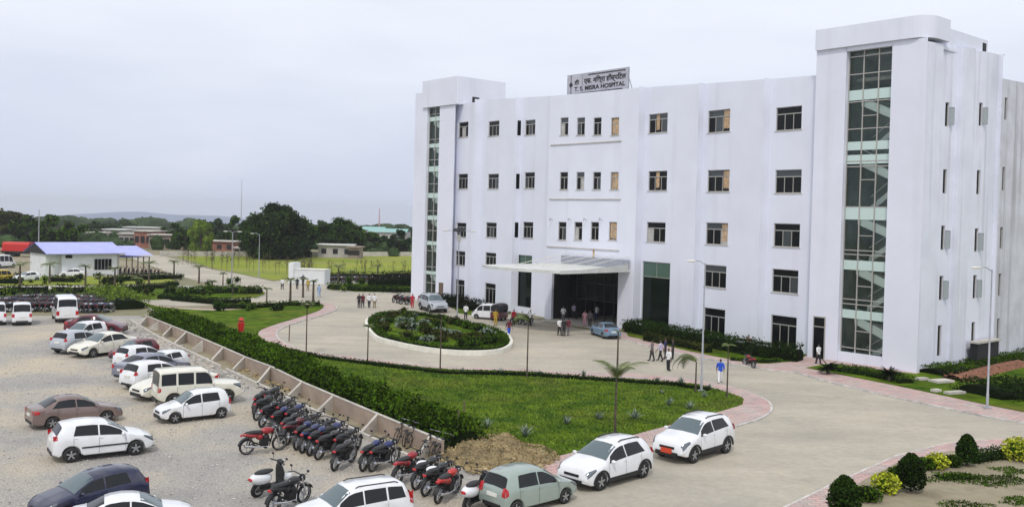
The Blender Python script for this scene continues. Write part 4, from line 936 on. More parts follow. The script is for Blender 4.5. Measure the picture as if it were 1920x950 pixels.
# loose stones and tufts
def scatter(name, poly, n, sz, matn, label, z=.0, exp=1, flat=.6, cat='stones'):
    mb = MB(); X = [p[0] for p in poly]; Yy = [p[1] for p in poly]; k_ = 0
    while k_ < n:
        x, y = random.uniform(min(X), max(X)), random.uniform(min(Yy), max(Yy))
        if inside(poly, x, y):
            s = sz * random.uniform(.4, 1.5); a = random.uniform(0, 6.28); mb.box((x, y, z + s * flat * .4), (s, s * random.uniform(.6, 1), s * flat), rz=a, M=Matrix.Rotation(random.uniform(-.4, .4), 3, 'X')); k_ += 1
    return tag(mb.build(name, matn), label, cat, kind='stuff')
random.seed(8)
scatter('loose_gravel', px([(-60, 650), (120, 640), (300, 690), (500, 760), (760, 870), (860, 900), (700, 1010), (-200, 1010)]), 6000, .055, 'stone_pale', 'loose pale stones scattered over the gravel car park', cat='gravel')
scatter('rubble', px([(240, 600), (415, 686), (470, 712), (460, 740), (400, 700), (230, 612)]), 500, .16, 'stone_pale', 'broken rubble along the gap in the drain wall', cat='rubble')
scatter('drain_debris', px([(430, 690), (700, 800), (790, 855), (800, 840), (640, 765), (440, 680)]), 260, .16, 'dry_grass', 'dry debris lying inside the concrete drain', z=.03, cat='debris')
# dry grass heap at the end of the drain
random.seed(4); mb = MB(); rows = []
hc = at(925, 858); cx_, cy_ = hc.x, hc.y
for j in range(15):
    row = []
    for i in range(36):
        a = 2 * math.pi * i / 36; r = j / 14; x, y = math.cos(a) * r * 2.9, math.sin(a) * r * 2.3; h = .75 * (1 - r * r) * (1 + .8 * noise.noise(Vector((x, y, 0)) * .9)) + .12 * noise.noise(Vector((x, y, 1)) * 4); row.append((x, y, max(h, -.03) if r < 1 else -.05))
    rows.append(row)
mb.grid(rows, True)
for i in range(2600):
    a, r = random.uniform(0, 6.28), math.sqrt(random.random()); x, y = math.cos(a) * r * 3.1, math.sin(a) * r * 2.5; leafq(mb, Vector((x, y, .1 + .7 * (1 - r * r) * (1 + .8 * noise.noise(Vector((x, y, 0)) * .9)))), .07 * random.uniform(.5, 1.3))
o = mb.build('dry_grass_heap', 'dry_grass'); o.location = (cx_, cy_, .05); tag(o, 'tan heap of dry grass and soil at the end of the drain', 'heap')
scatter('clods', px([(850, 850), (870, 830), (960, 855), (1020, 868), (1050, 862), (1030, 880), (960, 900), (880, 890)]), 420, .15, 'dry_grass', 'pale earth clods round the dry grass heap', z=.1, cat='soil clods')
# red soil ridge, slabs and stones on the right bed
mb = MB(); P = px([(1785, 716), (1810, 712), (1840, 702), (1880, 692), (1910, 686)])
rows = []
for i, p in enumerate(P):
    q0 = Vector((*p, 0)); t = Vector((*P[min(i + 1, 4)], 0)) - Vector((*P[max(i - 1, 0)], 0)); n_ = Vector((-t.y, t.x, 0)).normalized(); rows.append([q0 + n_ * o_ + Vector((0, 0, .12 + h)) for o_, h in ((-1.0, 0), (-.5, .3), (0, .42), (.5, .28), (1.0, 0))])
mb.grid(rows)
for i in range(500):
    k_ = random.uniform(0, 3.99); a, c = Vector((*P[int(k_)], 0)), Vector((*P[int(k_) + 1], 0)); leafq(mb, a.lerp(c, k_ % 1) + Vector((random.gauss(0, .5), random.gauss(0, .5), random.uniform(.2, .5))), .09)
tag(mb.build('soil_ridge', 'soil_red'), 'long ridge of reddish soil in the bed by the side wall', 'soil')
for x, y, sx, sy, lb in ((1765, 716, 1.6, .9, 'pale flat stone slab at the corner bed, larger one'), (1755, 734, .6, .4, 'small white stone lying near the walkway edge'), (1790, 738, 1.5, .5, 'thin pale stone slab nearest the walkway'), (1728, 712, .9, .5, 'pale slab at the foot of the tower corner')):
    mb = MB(); mb.box((0, 0, .1), (sx, sy, .16), rz=.4); o = mb.build('stone_slab', 'cement'); o.location = at(x, y, .15); tag(o, lb, 'stone')
# lawn tufts
random.seed(2); mb = MB(); X = [p[0] for p in lawnS]; Yy = [p[1] for p in lawnS]; k_ = 0
while k_ < 26000:
    x, y = random.uniform(min(X), max(X)), random.uniform(min(Yy), max(Yy))
    if y < 85 and inside(lawnS, x, y):
        a = random.uniform(0, 6.28); s = random.uniform(.03, .07); h = random.uniform(.04, .13); d = Vector((math.cos(a), math.sin(a), 0)) * s; mb.face([Vector((x, y, .15)) - d, Vector((x, y, .15)) + d, Vector((x + random.gauss(0, .04), y + random.gauss(0, .04), .15 + h))]); k_ += 1
mat('grass_blade', (.128, .195, .010), .8, island=.5, col2=(.055, .115, .005), vscale=.5)
tag(mb.build('grass', 'grass_blade'), 'short rough green grass covering the front lawn', 'grass', kind='stuff')
random.seed(12)
scatterP = px([(1640, 960), (1720, 905), (1830, 885), (1930, 880), (1960, 960)])
mb = MB(); X = [p[0] for p in scatterP]; Yy = [p[1] for p in scatterP]; k_ = 0
while k_ < 2600:
    x, y = random.uniform(min(X), max(X)), random.uniform(min(Yy), max(Yy))
    if inside(scatterP, x, y):
        if noise.noise(Vector((x * .5, y * .5, 0))) > .12:
            for j in range(3): leafq(mb, Vector((x + random.gauss(0, .1), y + random.gauss(0, .1), .2)), .05)
        k_ += 1
tag(mb.build('weeds', 'leaf'), 'thin patches of weeds on the bare soil corner', 'weeds', kind='stuff')
#@@PART3
# ============================================================ vehicles
def interp(P, s):
    if s <= P[0][0]: return P[0][1]
    for (a, b_), (c, d) in zip(P, P[1:]):
        if s <= c: return b_ + (d - b_) * (s - a) / max(1e-6, c - a)
    return P[-1][1]
def wheel_parts(root, cx, cy, r, wd, sg, name='wheel', rimm='rim', spokes=5):
    t = MB(); h = wd / 2; prof = [(r * .62, -h), (r * .9, -h), (r, -h * .7), (r, h * .7), (r * .9, h), (r * .62, h)]
    t.lathe(prof, (0, 0, 0), 'Y', 20); o = t.build(name, 'rubber', root, 50, loc=(cx, cy, r))
    q = MB(); y = sg * h * .55; q.lathe([(0.001, y), (r * .63, y)], (0, 0, 0), 'Y', 20); q.lathe([(r * .56, sg * h * .9), (r * .65, sg * h * .95), (r * .65, 0)], (0, 0, 0), 'Y', 20); q.build('hub', 'dark', o)
    q = MB()
    for k in range(spokes):
        a = 2 * math.pi * k / spokes; M = Matrix.Rotation(a, 3, 'Y'); q.box(M @ Vector((0, sg * h * .78, r * .34)), (r * .2, .03, r * .56), M=M)
    q.lathe([(0.001, sg * h * .9), (r * .17, sg * h * .9), (r * .17, 0)], (0, 0, 0), 'Y', 12); q.build('rim', rimm, o); return o
def make_car(spec, name='parked_car'):
    L, W, H, r = spec['L'], spec['W'], spec['H'], spec['r']; top = spec['top']; fo, ra = spec['fo'], spec['ra']; Wr = spec['Wr']; clad = spec.get('clad'); gh0 = spec.get('gc', .30)
    belt = spec['belt']; Ra = r + .06
    def half(s):
        ef, er = s, L - s; tp = 1 - spec.get('nf', .17) * max(0, 1 - ef / .65) ** 2 - spec.get('nr', .10) * max(0, 1 - er / .5) ** 2
        w = W / 2 * tp; zt = interp(top, s); zb = gh0 - .06 + .10 * max(0, 1 - ef / .25) + .12 * max(0, 1 - er / .25); zs = zb
        for sw in (fo, ra):
            if abs(s - sw) < Ra: zs = max(zs, math.sqrt(Ra * Ra - (s - sw) ** 2) + r - .01)
        zl = min(interp(belt, s), zt - .03); zs = min(zs, zl - .05); zm = zs + .5 * (zl - zs); g = min(1, max(0, (zt - zl - .06) / .42))
        return [(0, zb), (w * .62, zb), (w * .63, zs), (w * .93, zs), (w * .985, zs + .04), (w, zm), (w * .965, zl), ((1 - g) * w * .90 + g * Wr / 2, zt - .028 - .05 * g), ((1 - g) * w * .70 + g * Wr / 2 * .84, zt - .006), (0, zt + .018)]
    S = set([0, L] + [a for a, _ in top])
    n_ = 34
    for i in range(n_ + 1): S.add(L * i / n_)
    for sw in (fo, ra):
        for k in range(-8, 9): S.add(sw + Ra * math.sin(k / 8 * math.pi / 2) * .999)
    S = sorted(x for x in S if 0 <= x <= L); S = [x for i, x in enumerate(S) if i == 0 or x - S[i - 1] > .004]
    X = lambda s: L / 2 - s
    root = empty(name, (0, 0, -500)); b = MB(); rows = []
    for s in S:
        h = half(s); rows.append([(X(s), -y, z) for y, z in h[:0:-1]] + [(X(s), y, z) for y, z in h])
    b.grid(rows, False); b.face(rows[0][::-1]); b.face(rows[-1]); b.build('body', 'paint_white', root, 38)
    def lerp2(a, c, t): return (a[0] + (c[0] - a[0]) * t, a[1] + (c[1] - a[1]) * t)
    def side_pt(s, t, sg, off=.008):
        h = half(s); y, z = lerp2(h[6], h[7], t); return Vector((X(s), sg * (y + off), z + off * .4))
    # side glass
    for gi, (a0, a1, b0, b1) in enumerate(spec['glass']):
        for sg in (-1, 1):
            m_ = MB(); rows = []
            for t in (.08, .5, .9):
                sa, sb = a0 + (a1 - a0) * t, b0 + (b1 - b0) * t; rows.append([side_pt(sa + (sb - sa) * k / 10, t, sg) for k in range(11)])
            m_.grid(rows); m_.build('side_window', 'glass_car', root, 60)
    def top_panel(nm, s0, s1, matn, k0=.93, off=.012, inset=0):
        m_ = MB(); rows = []
        for i in range(7):
            s = s0 + (s1 - s0) * i / 6; h = half(s); dz = (interp(top, s + .02) - interp(top, s - .02)) / .04; nn = Vector((dz, 0, 1)).normalized(); row = []
            for j in range(-4, 5):
                f = abs(j) / 4; sg = 1 if j >= 0 else -1
                if f <= .8: y, z = lerp2(h[9], h[8], f / .8)
                else: y, z = lerp2(h[8], h[7], (f - .8) / .2 * k0)
                row.append(Vector((X(s), sg * y, z)) + nn * off)
            rows.append(row)
        m_.grid(rows); return m_.build(nm, matn, root, 60)
    ws, rw = spec['ws'], spec['rw']
    top_panel('windshield', ws[0], ws[1], 'glass_screen'); top_panel('rear_window', rw[0], rw[1], 'glass_car', .7)
    # underbody, cladding, bumper grille
    q = MB(); q.box2((X(ra) - .1, -W * .33, .16), (X(fo) + .1, W * .33, gh0)); q.box2((X(ra + r + .1), -W * .44, .2), (X(fo - r - .1), W * .44, gh0 - .03)) if 0 else None; q.build('underbody', 'black', root)
    q = MB(); zf = interp(top, .05); q.box((X(.03), 0, zf * .52), (.13, W * .60, .17)); q.box((X(.05), 0, zf * .86), (.12, W * .40, .09)); q.build('grille', 'black', root)
    for sg in (-1, 1):
        def cpt(s, u, off):      # u : 0..4 along section points 5 (mid side) .. 9 (centre line)
            h = half(s); k = int(min(u, 3.999)); y, z = lerp2(h[5 + k], h[6 + k], u - k); return Vector((X(s), sg * (y + off), z + off))
        q = MB(); rows = []
        for i in range(6):
            s = .05 + i / 5 * .40; t_ = i / 5; rows.append([cpt(s, (.45 + .35 * t_) + (1.9 - .9 * t_) * v / 6 * (1 - .35 * t_), .010) for v in range(7)])
        q.grid(rows); q.build('headlight', 'headlamp', root, 60)
        tl = spec['tail']; q = MB(); rows = []
        for i in range(5):
            s = L - .02 - i / 4 * (tl[2] * 2.2); h = half(s); t_ = i / 4; row = []
            for v in range(5):
                z = tl[1] - tl[3] * (1 - .4 * t_) + 2 * tl[3] * (1 - .4 * t_) * v / 4; y = h[5][0] + (h[6][0] - h[5][0]) * min(1, max(0, (z - h[5][1]) / max(.01, h[6][1] - h[5][1])))
                if z > h[6][1]: y = h[6][0] + (h[7][0] - h[6][0]) * min(1, (z - h[6][1]) / max(.01, h[7][1] - h[6][1]))
                row.append(Vector((X(s), sg * (y + .012), z)))
            rows.append(row)
        row = []
        for v in range(5):
            z = tl[1] - tl[3] + 2 * tl[3] * v / 4; se = L
            for q_ in range(60):
                if interp(top, L - q_ * .01) >= z: se = L - q_ * .01; break
            row.append((se, z))
        rear = [[Vector((X(a) - .018, sg * (half(L - .02)[5][0] * f), z)) for a, z in row] for f in (.74, .87, .99)]
        q.grid(rows); q.grid(rear); q.build('taillight', 'tail_red', root, 60)
        mx_ = spec['mir']; q = MB(); h = half(mx_)[6]; q.ell((X(mx_) + .02, sg * (h[0] + .11), h[1] + .07), (.06, .11, .075), 10, 6); q.build('mirror', 'paint_white', root, 60)
        for dh in spec['doors'][1:]:
            q = MB(); h = half(dh); q.box((X(dh) + .06, sg * (h[6][0] + .012), h[6][1] - .06), (.16, .03, .03)); q.build('door_handle', 'paint_white', root)
        q = MB()
        for dx in spec['doors']:
            rowA = [(X(dx) - .006, sg * (half(dx)[k][0] + .004), half(dx)[k][1]) for k in (4, 5, 6)]; rowB = [(X(dx) + .006, sg * (half(dx)[k][0] + .004), half(dx)[k][1]) for k in (4, 5, 6)]; q.grid([rowA, rowB])
        q.build('door_seam', 'black', root)
        if clad:
            q = MB()
            for sw in (fo, ra):
                rows = []
                for k in range(11):
                    a = math.pi * k / 10; ca, sa = math.cos(a), math.sin(a); s = sw + Ra * ca * 1.0; hw = half(min(max(s, .02), L - .02))[5][0]
                    rows.append([(X(s), sg * (hw * .97), r - .01 + Ra * sa), (X(s), sg * (hw + .022), r - .01 + Ra * sa), (X(sw + (Ra + .07) * ca), sg * (hw + .018), r - .01 + (Ra + .07) * sa), (X(sw + (Ra + .07) * ca), sg * (hw * .97), r - .01 + (Ra + .07) * sa)])
                q.grid(rows)
            hw = W / 2; q.box2((X(ra - Ra), sg * (hw * .93), gh0 - .06), (X(fo + Ra), sg * (hw + .012), gh0 + .10)); q.build('cladding', 'black', root)
        if spec.get('trim'):
            q = MB(); hw = half((fo + ra) / 2)[5]; q.box((X((fo + ra) / 2), sg * (hw[0] + .004), .56), (1.9, .02, .06)); q.build('door_trim', 'black', root)
        if spec.get('rails'):
            q = MB(); h0 = half(ws[1] + .25)[8]; h1 = half(rw[0] - .25)[8]; q.tube([(X(ws[1] + .25), sg * h0[0], h0[1]), (X(ws[1] + .4), sg * h0[0], h0[1] + .06), (X(rw[0] - .4), sg * h1[0], h1[1] + .06), (X(rw[0] - .25), sg * h1[0], h1[1])], .022, 6); q.build('roof_rail', 'black', root)
        for sw in (fo, ra):
            wheel_parts(root, X(sw), sg * (W / 2 - .125), r, .2, sg)
    q = MB(); q.box((X(0) - .0, 0, zf * .52), (.04, .5, .11)); q.build('number_plate', 'plate', root)
    q = MB(); zr_ = spec.get('zrp', .75); xr_ = X(L); q.box((xr_ - .0, 0, zr_), (.05, .5, .12)); q.build('number_plate', 'plate', root)
    q = MB(); q.box((xr_ + .0, 0, .36), (.06, W * .6, .12)); q.build('rear_bumper_strip', 'black', root)
    return proto(root), (X(fo) + X(ra)) / 2, ra - fo, W
SP = {}
SP['hatch'] = dict(L=3.85, W=1.69, H=1.53, r=.30, fo=.75, ra=3.18, Wr=1.16, belt=[(0, .55), (.3, .76), (1, .90), (3.4, 1.02), (3.85, .92)], top=[(0, .46), (.04, .62), (.13, .73), (.4, .84), (.9, .96), (1.02, .99), (1.35, 1.20), (1.72, 1.40), (1.95, 1.47), (2.4, 1.52), (2.9, 1.52), (3.35, 1.46), (3.5, 1.41), (3.70, 1.08), (3.80, .95), (3.85, .62)],
    glass=[(1.14, 1.35, 2.13, 2.13), (2.19, 2.19, 3.12, 2.98)], ws=(1.06, 1.80), rw=(3.50, 3.70), tail=(.14, 1.0, .07, .10), mir=1.3, doors=(1.15, 2.16, 3.1), zrp=.80)
SP['small'] = dict(L=3.55, W=1.52, H=1.47, r=.27, fo=.68, ra=3.04, Wr=1.08, belt=[(0, .55), (.3, .74), (1, .86), (3.2, .93), (3.55, .86)], top=[(0, .46), (.04, .62), (.15, .72), (.5, .82), (.82, .90), (.95, .94), (1.25, 1.15), (1.55, 1.35), (1.75, 1.43), (2.2, 1.48), (2.8, 1.47), (3.2, 1.41), (3.3, 1.36), (3.46, .97), (3.52, .88), (3.55, .6)],
    glass=[(1.05, 1.2, 1.98, 1.98), (2.04, 2.04, 2.95, 2.86)], ws=(.98, 1.62), rw=(3.31, 3.46), tail=(.10, .86, .06, .15), mir=1.2, doors=(1.06, 2.01, 2.9), zrp=.70)
SP['sedan'] = dict(L=4.35, W=1.72, H=1.49, r=.30, fo=.84, ra=3.44, Wr=1.14, belt=[(0, .55), (.3, .74), (1.1, .90), (3.6, 1.0), (4.35, .92)], top=[(0, .46), (.04, .62), (.14, .72), (.5, .84), (1.0, .94), (1.15, .97), (1.55, 1.22), (1.9, 1.39), (2.2, 1.46), (2.6, 1.49), (3.0, 1.45), (3.3, 1.36), (3.85, 1.07), (4.2, 1.04), (4.31, .98), (4.35, .62)],
    glass=[(1.28, 1.5, 2.28, 2.28), (2.34, 2.34, 3.5, 3.12)], ws=(1.2, 1.98), rw=(3.2, 3.78), tail=(.12, .88, .14, .10), mir=1.42, doors=(1.2, 2.31, 3.2), zrp=.72)
SP['suv'] = dict(L=4.0, W=1.78, H=1.68, r=.335, fo=.80, ra=3.30, Wr=1.26, gc=.38, clad=1, rails=1, belt=[(0, .6), (.3, .88), (1, 1.0), (3.6, 1.16), (4.0, 1.02)], top=[(0, .52), (.04, .74), (.12, .88), (.4, 1.0), (.95, 1.08), (1.08, 1.11), (1.4, 1.32), (1.72, 1.54), (1.95, 1.62), (2.4, 1.67), (3.0, 1.66), (3.5, 1.59), (3.62, 1.54), (3.83, 1.18), (3.93, 1.08), (4.0, .66)],
    glass=[(1.2, 1.4, 2.2, 2.2), (2.26, 2.26, 3.4, 3.16)], ws=(1.12, 1.78), rw=(3.62, 3.84), tail=(.14, 1.08, .10, .13), mir=1.36, doors=(1.2, 2.23, 3.2), zrp=.85)
SP['cross'] = dict(SP['hatch'], clad=1, rails=1, L=3.98, W=1.73, r=.32, ra=3.32, top=[(0, .48), (.04, .64), (.13, .77), (.4, .88), (.9, 1.0), (1.05, 1.03), (1.4, 1.24), (1.75, 1.43), (2.0, 1.51), (2.5, 1.56), (3.0, 1.55), (3.5, 1.48), (3.62, 1.42), (3.83, 1.1), (3.93, .97), (3.98, .64)], glass=[(1.17, 1.38, 2.2, 2.2), (2.26, 2.26, 3.36, 3.1)], rw=(3.62, 3.83), ws=(1.09, 1.83))
SP['bigsuv'] = dict(L=4.58, W=1.89, H=1.8, r=.36, fo=.88, ra=3.58, Wr=1.38, gc=.38, clad=1, rails=1, nf=.12, nr=.06, belt=[(0, .6), (.3, .9), (1, 1.05), (4.2, 1.16), (4.58, 1.05)], top=[(0, .55), (.04, .78), (.12, .92), (.4, 1.04), (1.05, 1.12), (1.2, 1.15), (1.55, 1.42), (1.85, 1.65), (2.1, 1.73), (2.6, 1.78), (3.6, 1.77), (4.15, 1.71), (4.25, 1.66), (4.46, 1.2), (4.54, 1.08), (4.58, .7)],
    glass=[(1.34, 1.5, 2.42, 2.42), (2.48, 2.48, 3.4, 3.4), (3.48, 3.48, 4.22, 4.1)], ws=(1.24, 1.92), rw=(4.25, 4.46), tail=(.10, 1.15, .08, .28), mir=1.5, doors=(1.35, 2.45, 3.44), zrp=.9)
SP['jeep'] = dict(L=4.1, W=1.74, H=1.85, r=.36, fo=.75, ra=3.35, Wr=1.5, gc=.42, nf=.05, nr=.02, belt=[(0, .85), (.2, 1.0), (1.3, 1.08), (4.1, 1.1)], top=[(0, .75), (.03, 1.02), (.1, 1.06), (1.2, 1.14), (1.34, 1.16), (1.55, 1.55), (1.68, 1.76), (1.85, 1.84), (3.0, 1.87), (3.9, 1.84), (4.02, 1.78), (4.07, 1.1), (4.1, .6)],
    glass=[(1.45, 1.55, 2.3, 2.3), (2.4, 2.4, 3.15, 3.15), (3.25, 3.25, 3.95, 3.93)], ws=(1.36, 1.70), rw=(4.02, 4.07), tail=(.05, .95, .05, .12), mir=1.5, doors=(1.42, 2.35, 3.2), zrp=.8)
SP['van'] = dict(L=3.6, W=1.5, H=1.8, r=.28, fo=.62, ra=2.9, Wr=1.26, nf=.12, nr=.04, belt=[(0, .7), (.3, .95), (3.6, 1.02)], top=[(0, .6), (.03, .85), (.25, 1.0), (.42, 1.08), (.75, 1.45), (.98, 1.66), (1.2, 1.76), (2.2, 1.81), (3.2, 1.78), (3.4, 1.72), (3.52, 1.15), (3.57, 1.0), (3.6, .6)],
    glass=[(.62, .8, 1.4, 1.4), (1.48, 1.48, 2.35, 2.35), (2.43, 2.43, 3.3, 3.2)], ws=(.46, .98), rw=(3.4, 3.52), tail=(.06, .85, .05, .14), mir=.75, doors=(.7, 1.44, 2.4), zrp=.7)
SP['minibus'] = dict(L=5.2, W=1.95, H=2.5, r=.36, fo=.95, ra=4.0, Wr=1.6, gc=.45, nf=.1, nr=.03, belt=[(0, .8), (.3, 1.1), (5.2, 1.25)], top=[(0, .7), (.03, 1.0), (.5, 1.2), (.7, 1.3), (1.1, 1.9), (1.3, 2.2), (1.6, 2.42), (2.4, 2.5), (4.6, 2.48), (4.95, 2.38), (5.1, 2.2), (5.17, 1.3), (5.2, .6)],
    glass=[(.95, 1.2, 1.9, 1.9), (2.0, 2.0, 2.9, 2.9), (3.0, 3.0, 3.9, 3.9), (4.0, 4.0, 4.9, 4.9)], ws=(.74, 1.3), rw=(5.08, 5.15), tail=(.04, .95, .04, .2), mir=1.1, doors=(.95, 1.95, 3.0), zrp=.8)
CARS = {k: make_car(v, {'van': 'parked_van', 'minibus': 'minibus', 'jeep': 'parked_jeep'}.get(k, 'parked_car')) for k, v in SP.items()}
CARG = 'cars parked on the gravel lot'
def car(kind, fw, rw, paint, label, group=None, cat='car', smax=1.13, smin=.92):
    t, ax, wb, W = CARS[kind]; a, c = at(*fw), at(*rw); d = a - c; s = min(smax, max(smin, d.length / wb)); d.normalize(); p = Vector((-d.y, d.x, 0))
    if p.y < 0: p = -p
    r = copy_tree(t, None, paint); mid = (a + c) / 2 + p * (W / 2 - .1) * s; loc = mid - d * ax * s; loc.z = .015
    r.location = loc; r.rotation_euler = (0, 0, math.atan2(d.y, d.x)); r.scale = (s, s, s); return tag(r, label, cat, group)
def car2(kind, x, y, ang, paint, label, s=1, group=None, cat='car'):
    t = CARS[kind][0]; r = copy_tree(t, None, paint); r.location = at(x, y, .015); r.rotation_euler = (0, 0, R(ang)); r.scale = (s, s, s); return tag(r, label, cat, group)
car('sedan', (203, 792), (94, 805), 'brown', 'brown metallic sedan on the gravel facing right', CARG, smax=1.0)
car('hatch', (254, 853), (133, 867), 'white', 'white hatchback with a dark door strip just below the brown sedan', CARG)
bpy.data.objects  # the strip on that one car
hb = [o for o in bpy.data.objects if o.parent and o.parent.get('label', '').startswith('white hatchback with a dark door strip') and o.name.startswith('body')][0].parent
for sg in (-1, 1):
    q = MB(); q.box((0, sg * .85, .56), (1.75, .03, .055)); q.build('door_trim', 'black', hb)
car('hatch', (122, 983), (248, 955), 'navy', 'dark navy hatchback facing left near the bottom left corner', CARG)
car('sedan', (322, 1003), (183, 1018), 'white', 'white car cut off by the bottom edge in front of the navy hatchback', CARG)
car('small', (328, 794), (415, 784), 'white', 'clean white small hatchback facing left in front of the cream jeep', CARG)
car('jeep', (428, 757), (322, 766), 'cream', 'boxy cream jeep wagon facing right beside the motorcycles', CARG, 'jeep')
car('sedan', (287, 753), (392, 738), 'cream', 'cream sedan facing left just behind the boxy jeep wagon', CARG)
car('hatch', (345, 722), (273, 733), 'white', 'white hatchback with a red tail lamp wedged between grey sedan and jeep', CARG)
car('sedan', (352, 703), (252, 719), 'violet', 'grey violet sedan facing right in the middle of the car row', CARG)
car('hatch', (293, 702), (342, 694), 'white', 'white hatchback facing left just behind the grey violet sedan', CARG)
car('hatch', (308, 684), (252, 692), 'white', 'white hatchback with tail lamp beside the farther maroon car', CARG)
car('small', (238, 678), (288, 671), 'maroon', 'dark maroon hatchback facing left, nearer of the two maroon cars', CARG, smax=1.0)
car('sedan', (172, 671), (240, 662), 'cream', 'off white sedan facing left in front of the silver white hatchback', CARG)
car('hatch', (192, 656), (137, 664), 'silver', 'silver hatchback with a tall tail lamp left of the off white sedan', CARG)
car('small', (142, 647), (198, 638), 'white', 'white small hatchback facing left between maroon car and silver hatchback', CARG)
car('sedan', (213, 628), (137, 627), 'maroon', 'dark maroon sedan facing right beside the white minibus', CARG)
car('bigsuv', (610, 1014), (732, 992), 'white', 'large white wagon with dark windows and roof rails at the bottom edge', CARG, smax=.98, smin=.85)
car('small', (1058, 944), (966, 968), 'green', 'pale green old hatchback parked by the kerb, seen from behind')
car('cross', (1123, 920), (1207, 895), 'white', 'white hatchback with black wheel arches, middle of the three kerbside cars')
es = car('suv', (1298, 869), (1363, 849), 'white', 'white compact crossover with a red front plate, farthest of the kerbside cars')
q = MB(); q.box((2.03, 0, .52), (.04, .52, .2)); q.build('front_plate', 'plate_red', es)
car('sedan', (1111, 628), (1130, 634.5), 'blue', 'light blue sedan parked beside the entrance portico')
car('bigsuv', (809, 587), (786, 580), 'silver', 'silver grey people carrier parked behind the island')
car('van', (895, 598), (925, 600), 'white', 'white van parked between solar lamp and entrance', cat='van')
car2('minibus', 121, 600, 121, 'white', 'white minibus seen from behind beside the maroon sedan', 1.0, cat='minibus')
car2('van', 40, 606, 119, 'white', 'white van seen from behind left of the minibus', 1.12, cat='van')
car2('van', -8, 606, 120, 'white', 'white van cut off by the left edge of the view', 1.12, cat='van')
car('sedan', (122, 520), (148, 520), 'white', 'white sedan parked against the white hall wall', smax=1.5)
car('hatch', (44, 528), (66, 527), 'white', 'white car under the young palms left of the hall', smax=1.3)
car('van', (18, 527), (0, 528), 'yellow', 'yellow and white cab at the far left edge', smax=1.3)
car('minibus', (22, 502), (2, 503), 'white', 'white bus standing left of the hall', smax=1.4, cat='bus')
# ---- motorcycles
def make_bike(seatc='black', tankm='paint_white', nm='motorcycle', tail='side_panel'):
    root = empty(nm, (0, 0, -500)); r = .30
    for x, n_ in ((.64, 'front_wheel'), (-.62, 'rear_wheel')):
        t = MB(); t.lathe([(r * .80, -.04), (r * .92, -.05), (r, -.025), (r, .025), (r * .92, .05), (r * .80, .04)], (0, 0, 0), 'Y', 22); o = t.build(n_, 'rubber', root, 60, loc=(x, 0, r))
        q = MB()
        for sg in (-1, 1): q.lathe([(r * .74, sg * .03), (r * .82, sg * .035)], (0, 0, 0), 'Y', 22)
        q.lathe([(.001, -.06), (.05, -.06), (.05, .06), (.001, .06)], (0, 0, 0), 'Y', 10)
        for k in range(6): M = Matrix.Rotation(math.pi * k / 3, 3, 'Y'); q.box(M @ Vector((0, 0, r * .4)), (.022, .04, r * .75), M=M)
        q.build('rim', 'rim', o)
    q = MB(); q.box((.06, 0, .40), (.36, .22, .26)); q.ell((.10, 0, .56), (.13, .11, .15)); q.tube([(.38, 0, .88), (.28, 0, .35), (-.05, 0, .28), (-.35, 0, .42)], .028, 6); q.tube([(.38, 0, .86), (-.25, 0, .68), (-.75, 0, .74)], .03, 6)
    for sg in (-1, 1): q.tube([(-.62, sg * .09, .3), (-.18, sg * .09, .36)], .022, 6); q.tube([(-.6, sg * .1, .34), (-.5, sg * .11, .68)], .03, 6)
    q.box((-.0, 0, .27), (.1, .62, .03)); q.build('frame', 'black', root, 50)
    q = MB(); q.ell((.13, 0, .83), (.27, .14, .13), 14, 8); q.build('fuel_tank', tankm, root, 60)
    q = MB(); q.ell((-.36, 0, .82), (.40, .13, .065), 12, 6); q.build('seat', seatc, root, 60)
    q = MB(); q.ell((-.48, 0, .72), (.36, .14, .10), 12, 6, Matrix.Rotation(.15, 3, 'Y')); q.ell((-.16, 0, .63), (.16, .13, .12), 10, 6); q.build(tail, 'black' if tail == 'side_panel' else tankm, root, 60)
    q = MB(); q.ell((-.86, 0, .74), (.04, .08, .045), 8, 6); q.build('taillight', 'tail_red', root)
    q = MB()
    for sg in (-1, 1): q.tube([(.40, sg * .08, .90), (.64, sg * .085, .3)], .025, 6)
    q.build('fork', 'chrome', root, 60)
    q = MB(); q.tube([(.22, -.36, .98), (.34, -.22, 1.02), (.40, 0, .96), (.34, .22, 1.02), (.22, .36, .98)], .018, 6)
    for sg in (-1, 1): q.tube([(.30, sg * .26, 1.0), (.34, sg * .33, 1.14)], .008, 4); q.ell((.34, sg * .35, 1.17), (.02, .06, .04), 8, 6)
    q.build('handlebar', 'black', root, 60)
    q = MB(); q.ell((.50, 0, .84), (.10, .11, .12), 10, 8); q.build('headlight', 'black', root, 60); q = MB(); q.ell((.55, 0, .84), (.06, .085, .09), 10, 8); q.build('lens', 'lamp_glass', root, 60)
    q = MB(); q.tube([(.18, -.13, .45), (.16, -.15, .26), (-.25, -.16, .28), (-.80, -.19, .40)], [.022, .025, .035, .048], 8); q.build('exhaust', 'chrome', root, 60)
    for x0, a0, a1 in ((.64, .35, 2.2), (-.62, .6, 3.0)):
        q = MB(); rows = []
        for k in range(9): a = a0 + (a1 - a0) * k / 8; rows.append([(x0 + (r + .04) * math.cos(a), y, r + (r + .04) * math.sin(a)) for y in (-.07, 0, .07)])
        q.grid(rows); q.build('mudguard', 'black', root, 60)
    return proto(root)
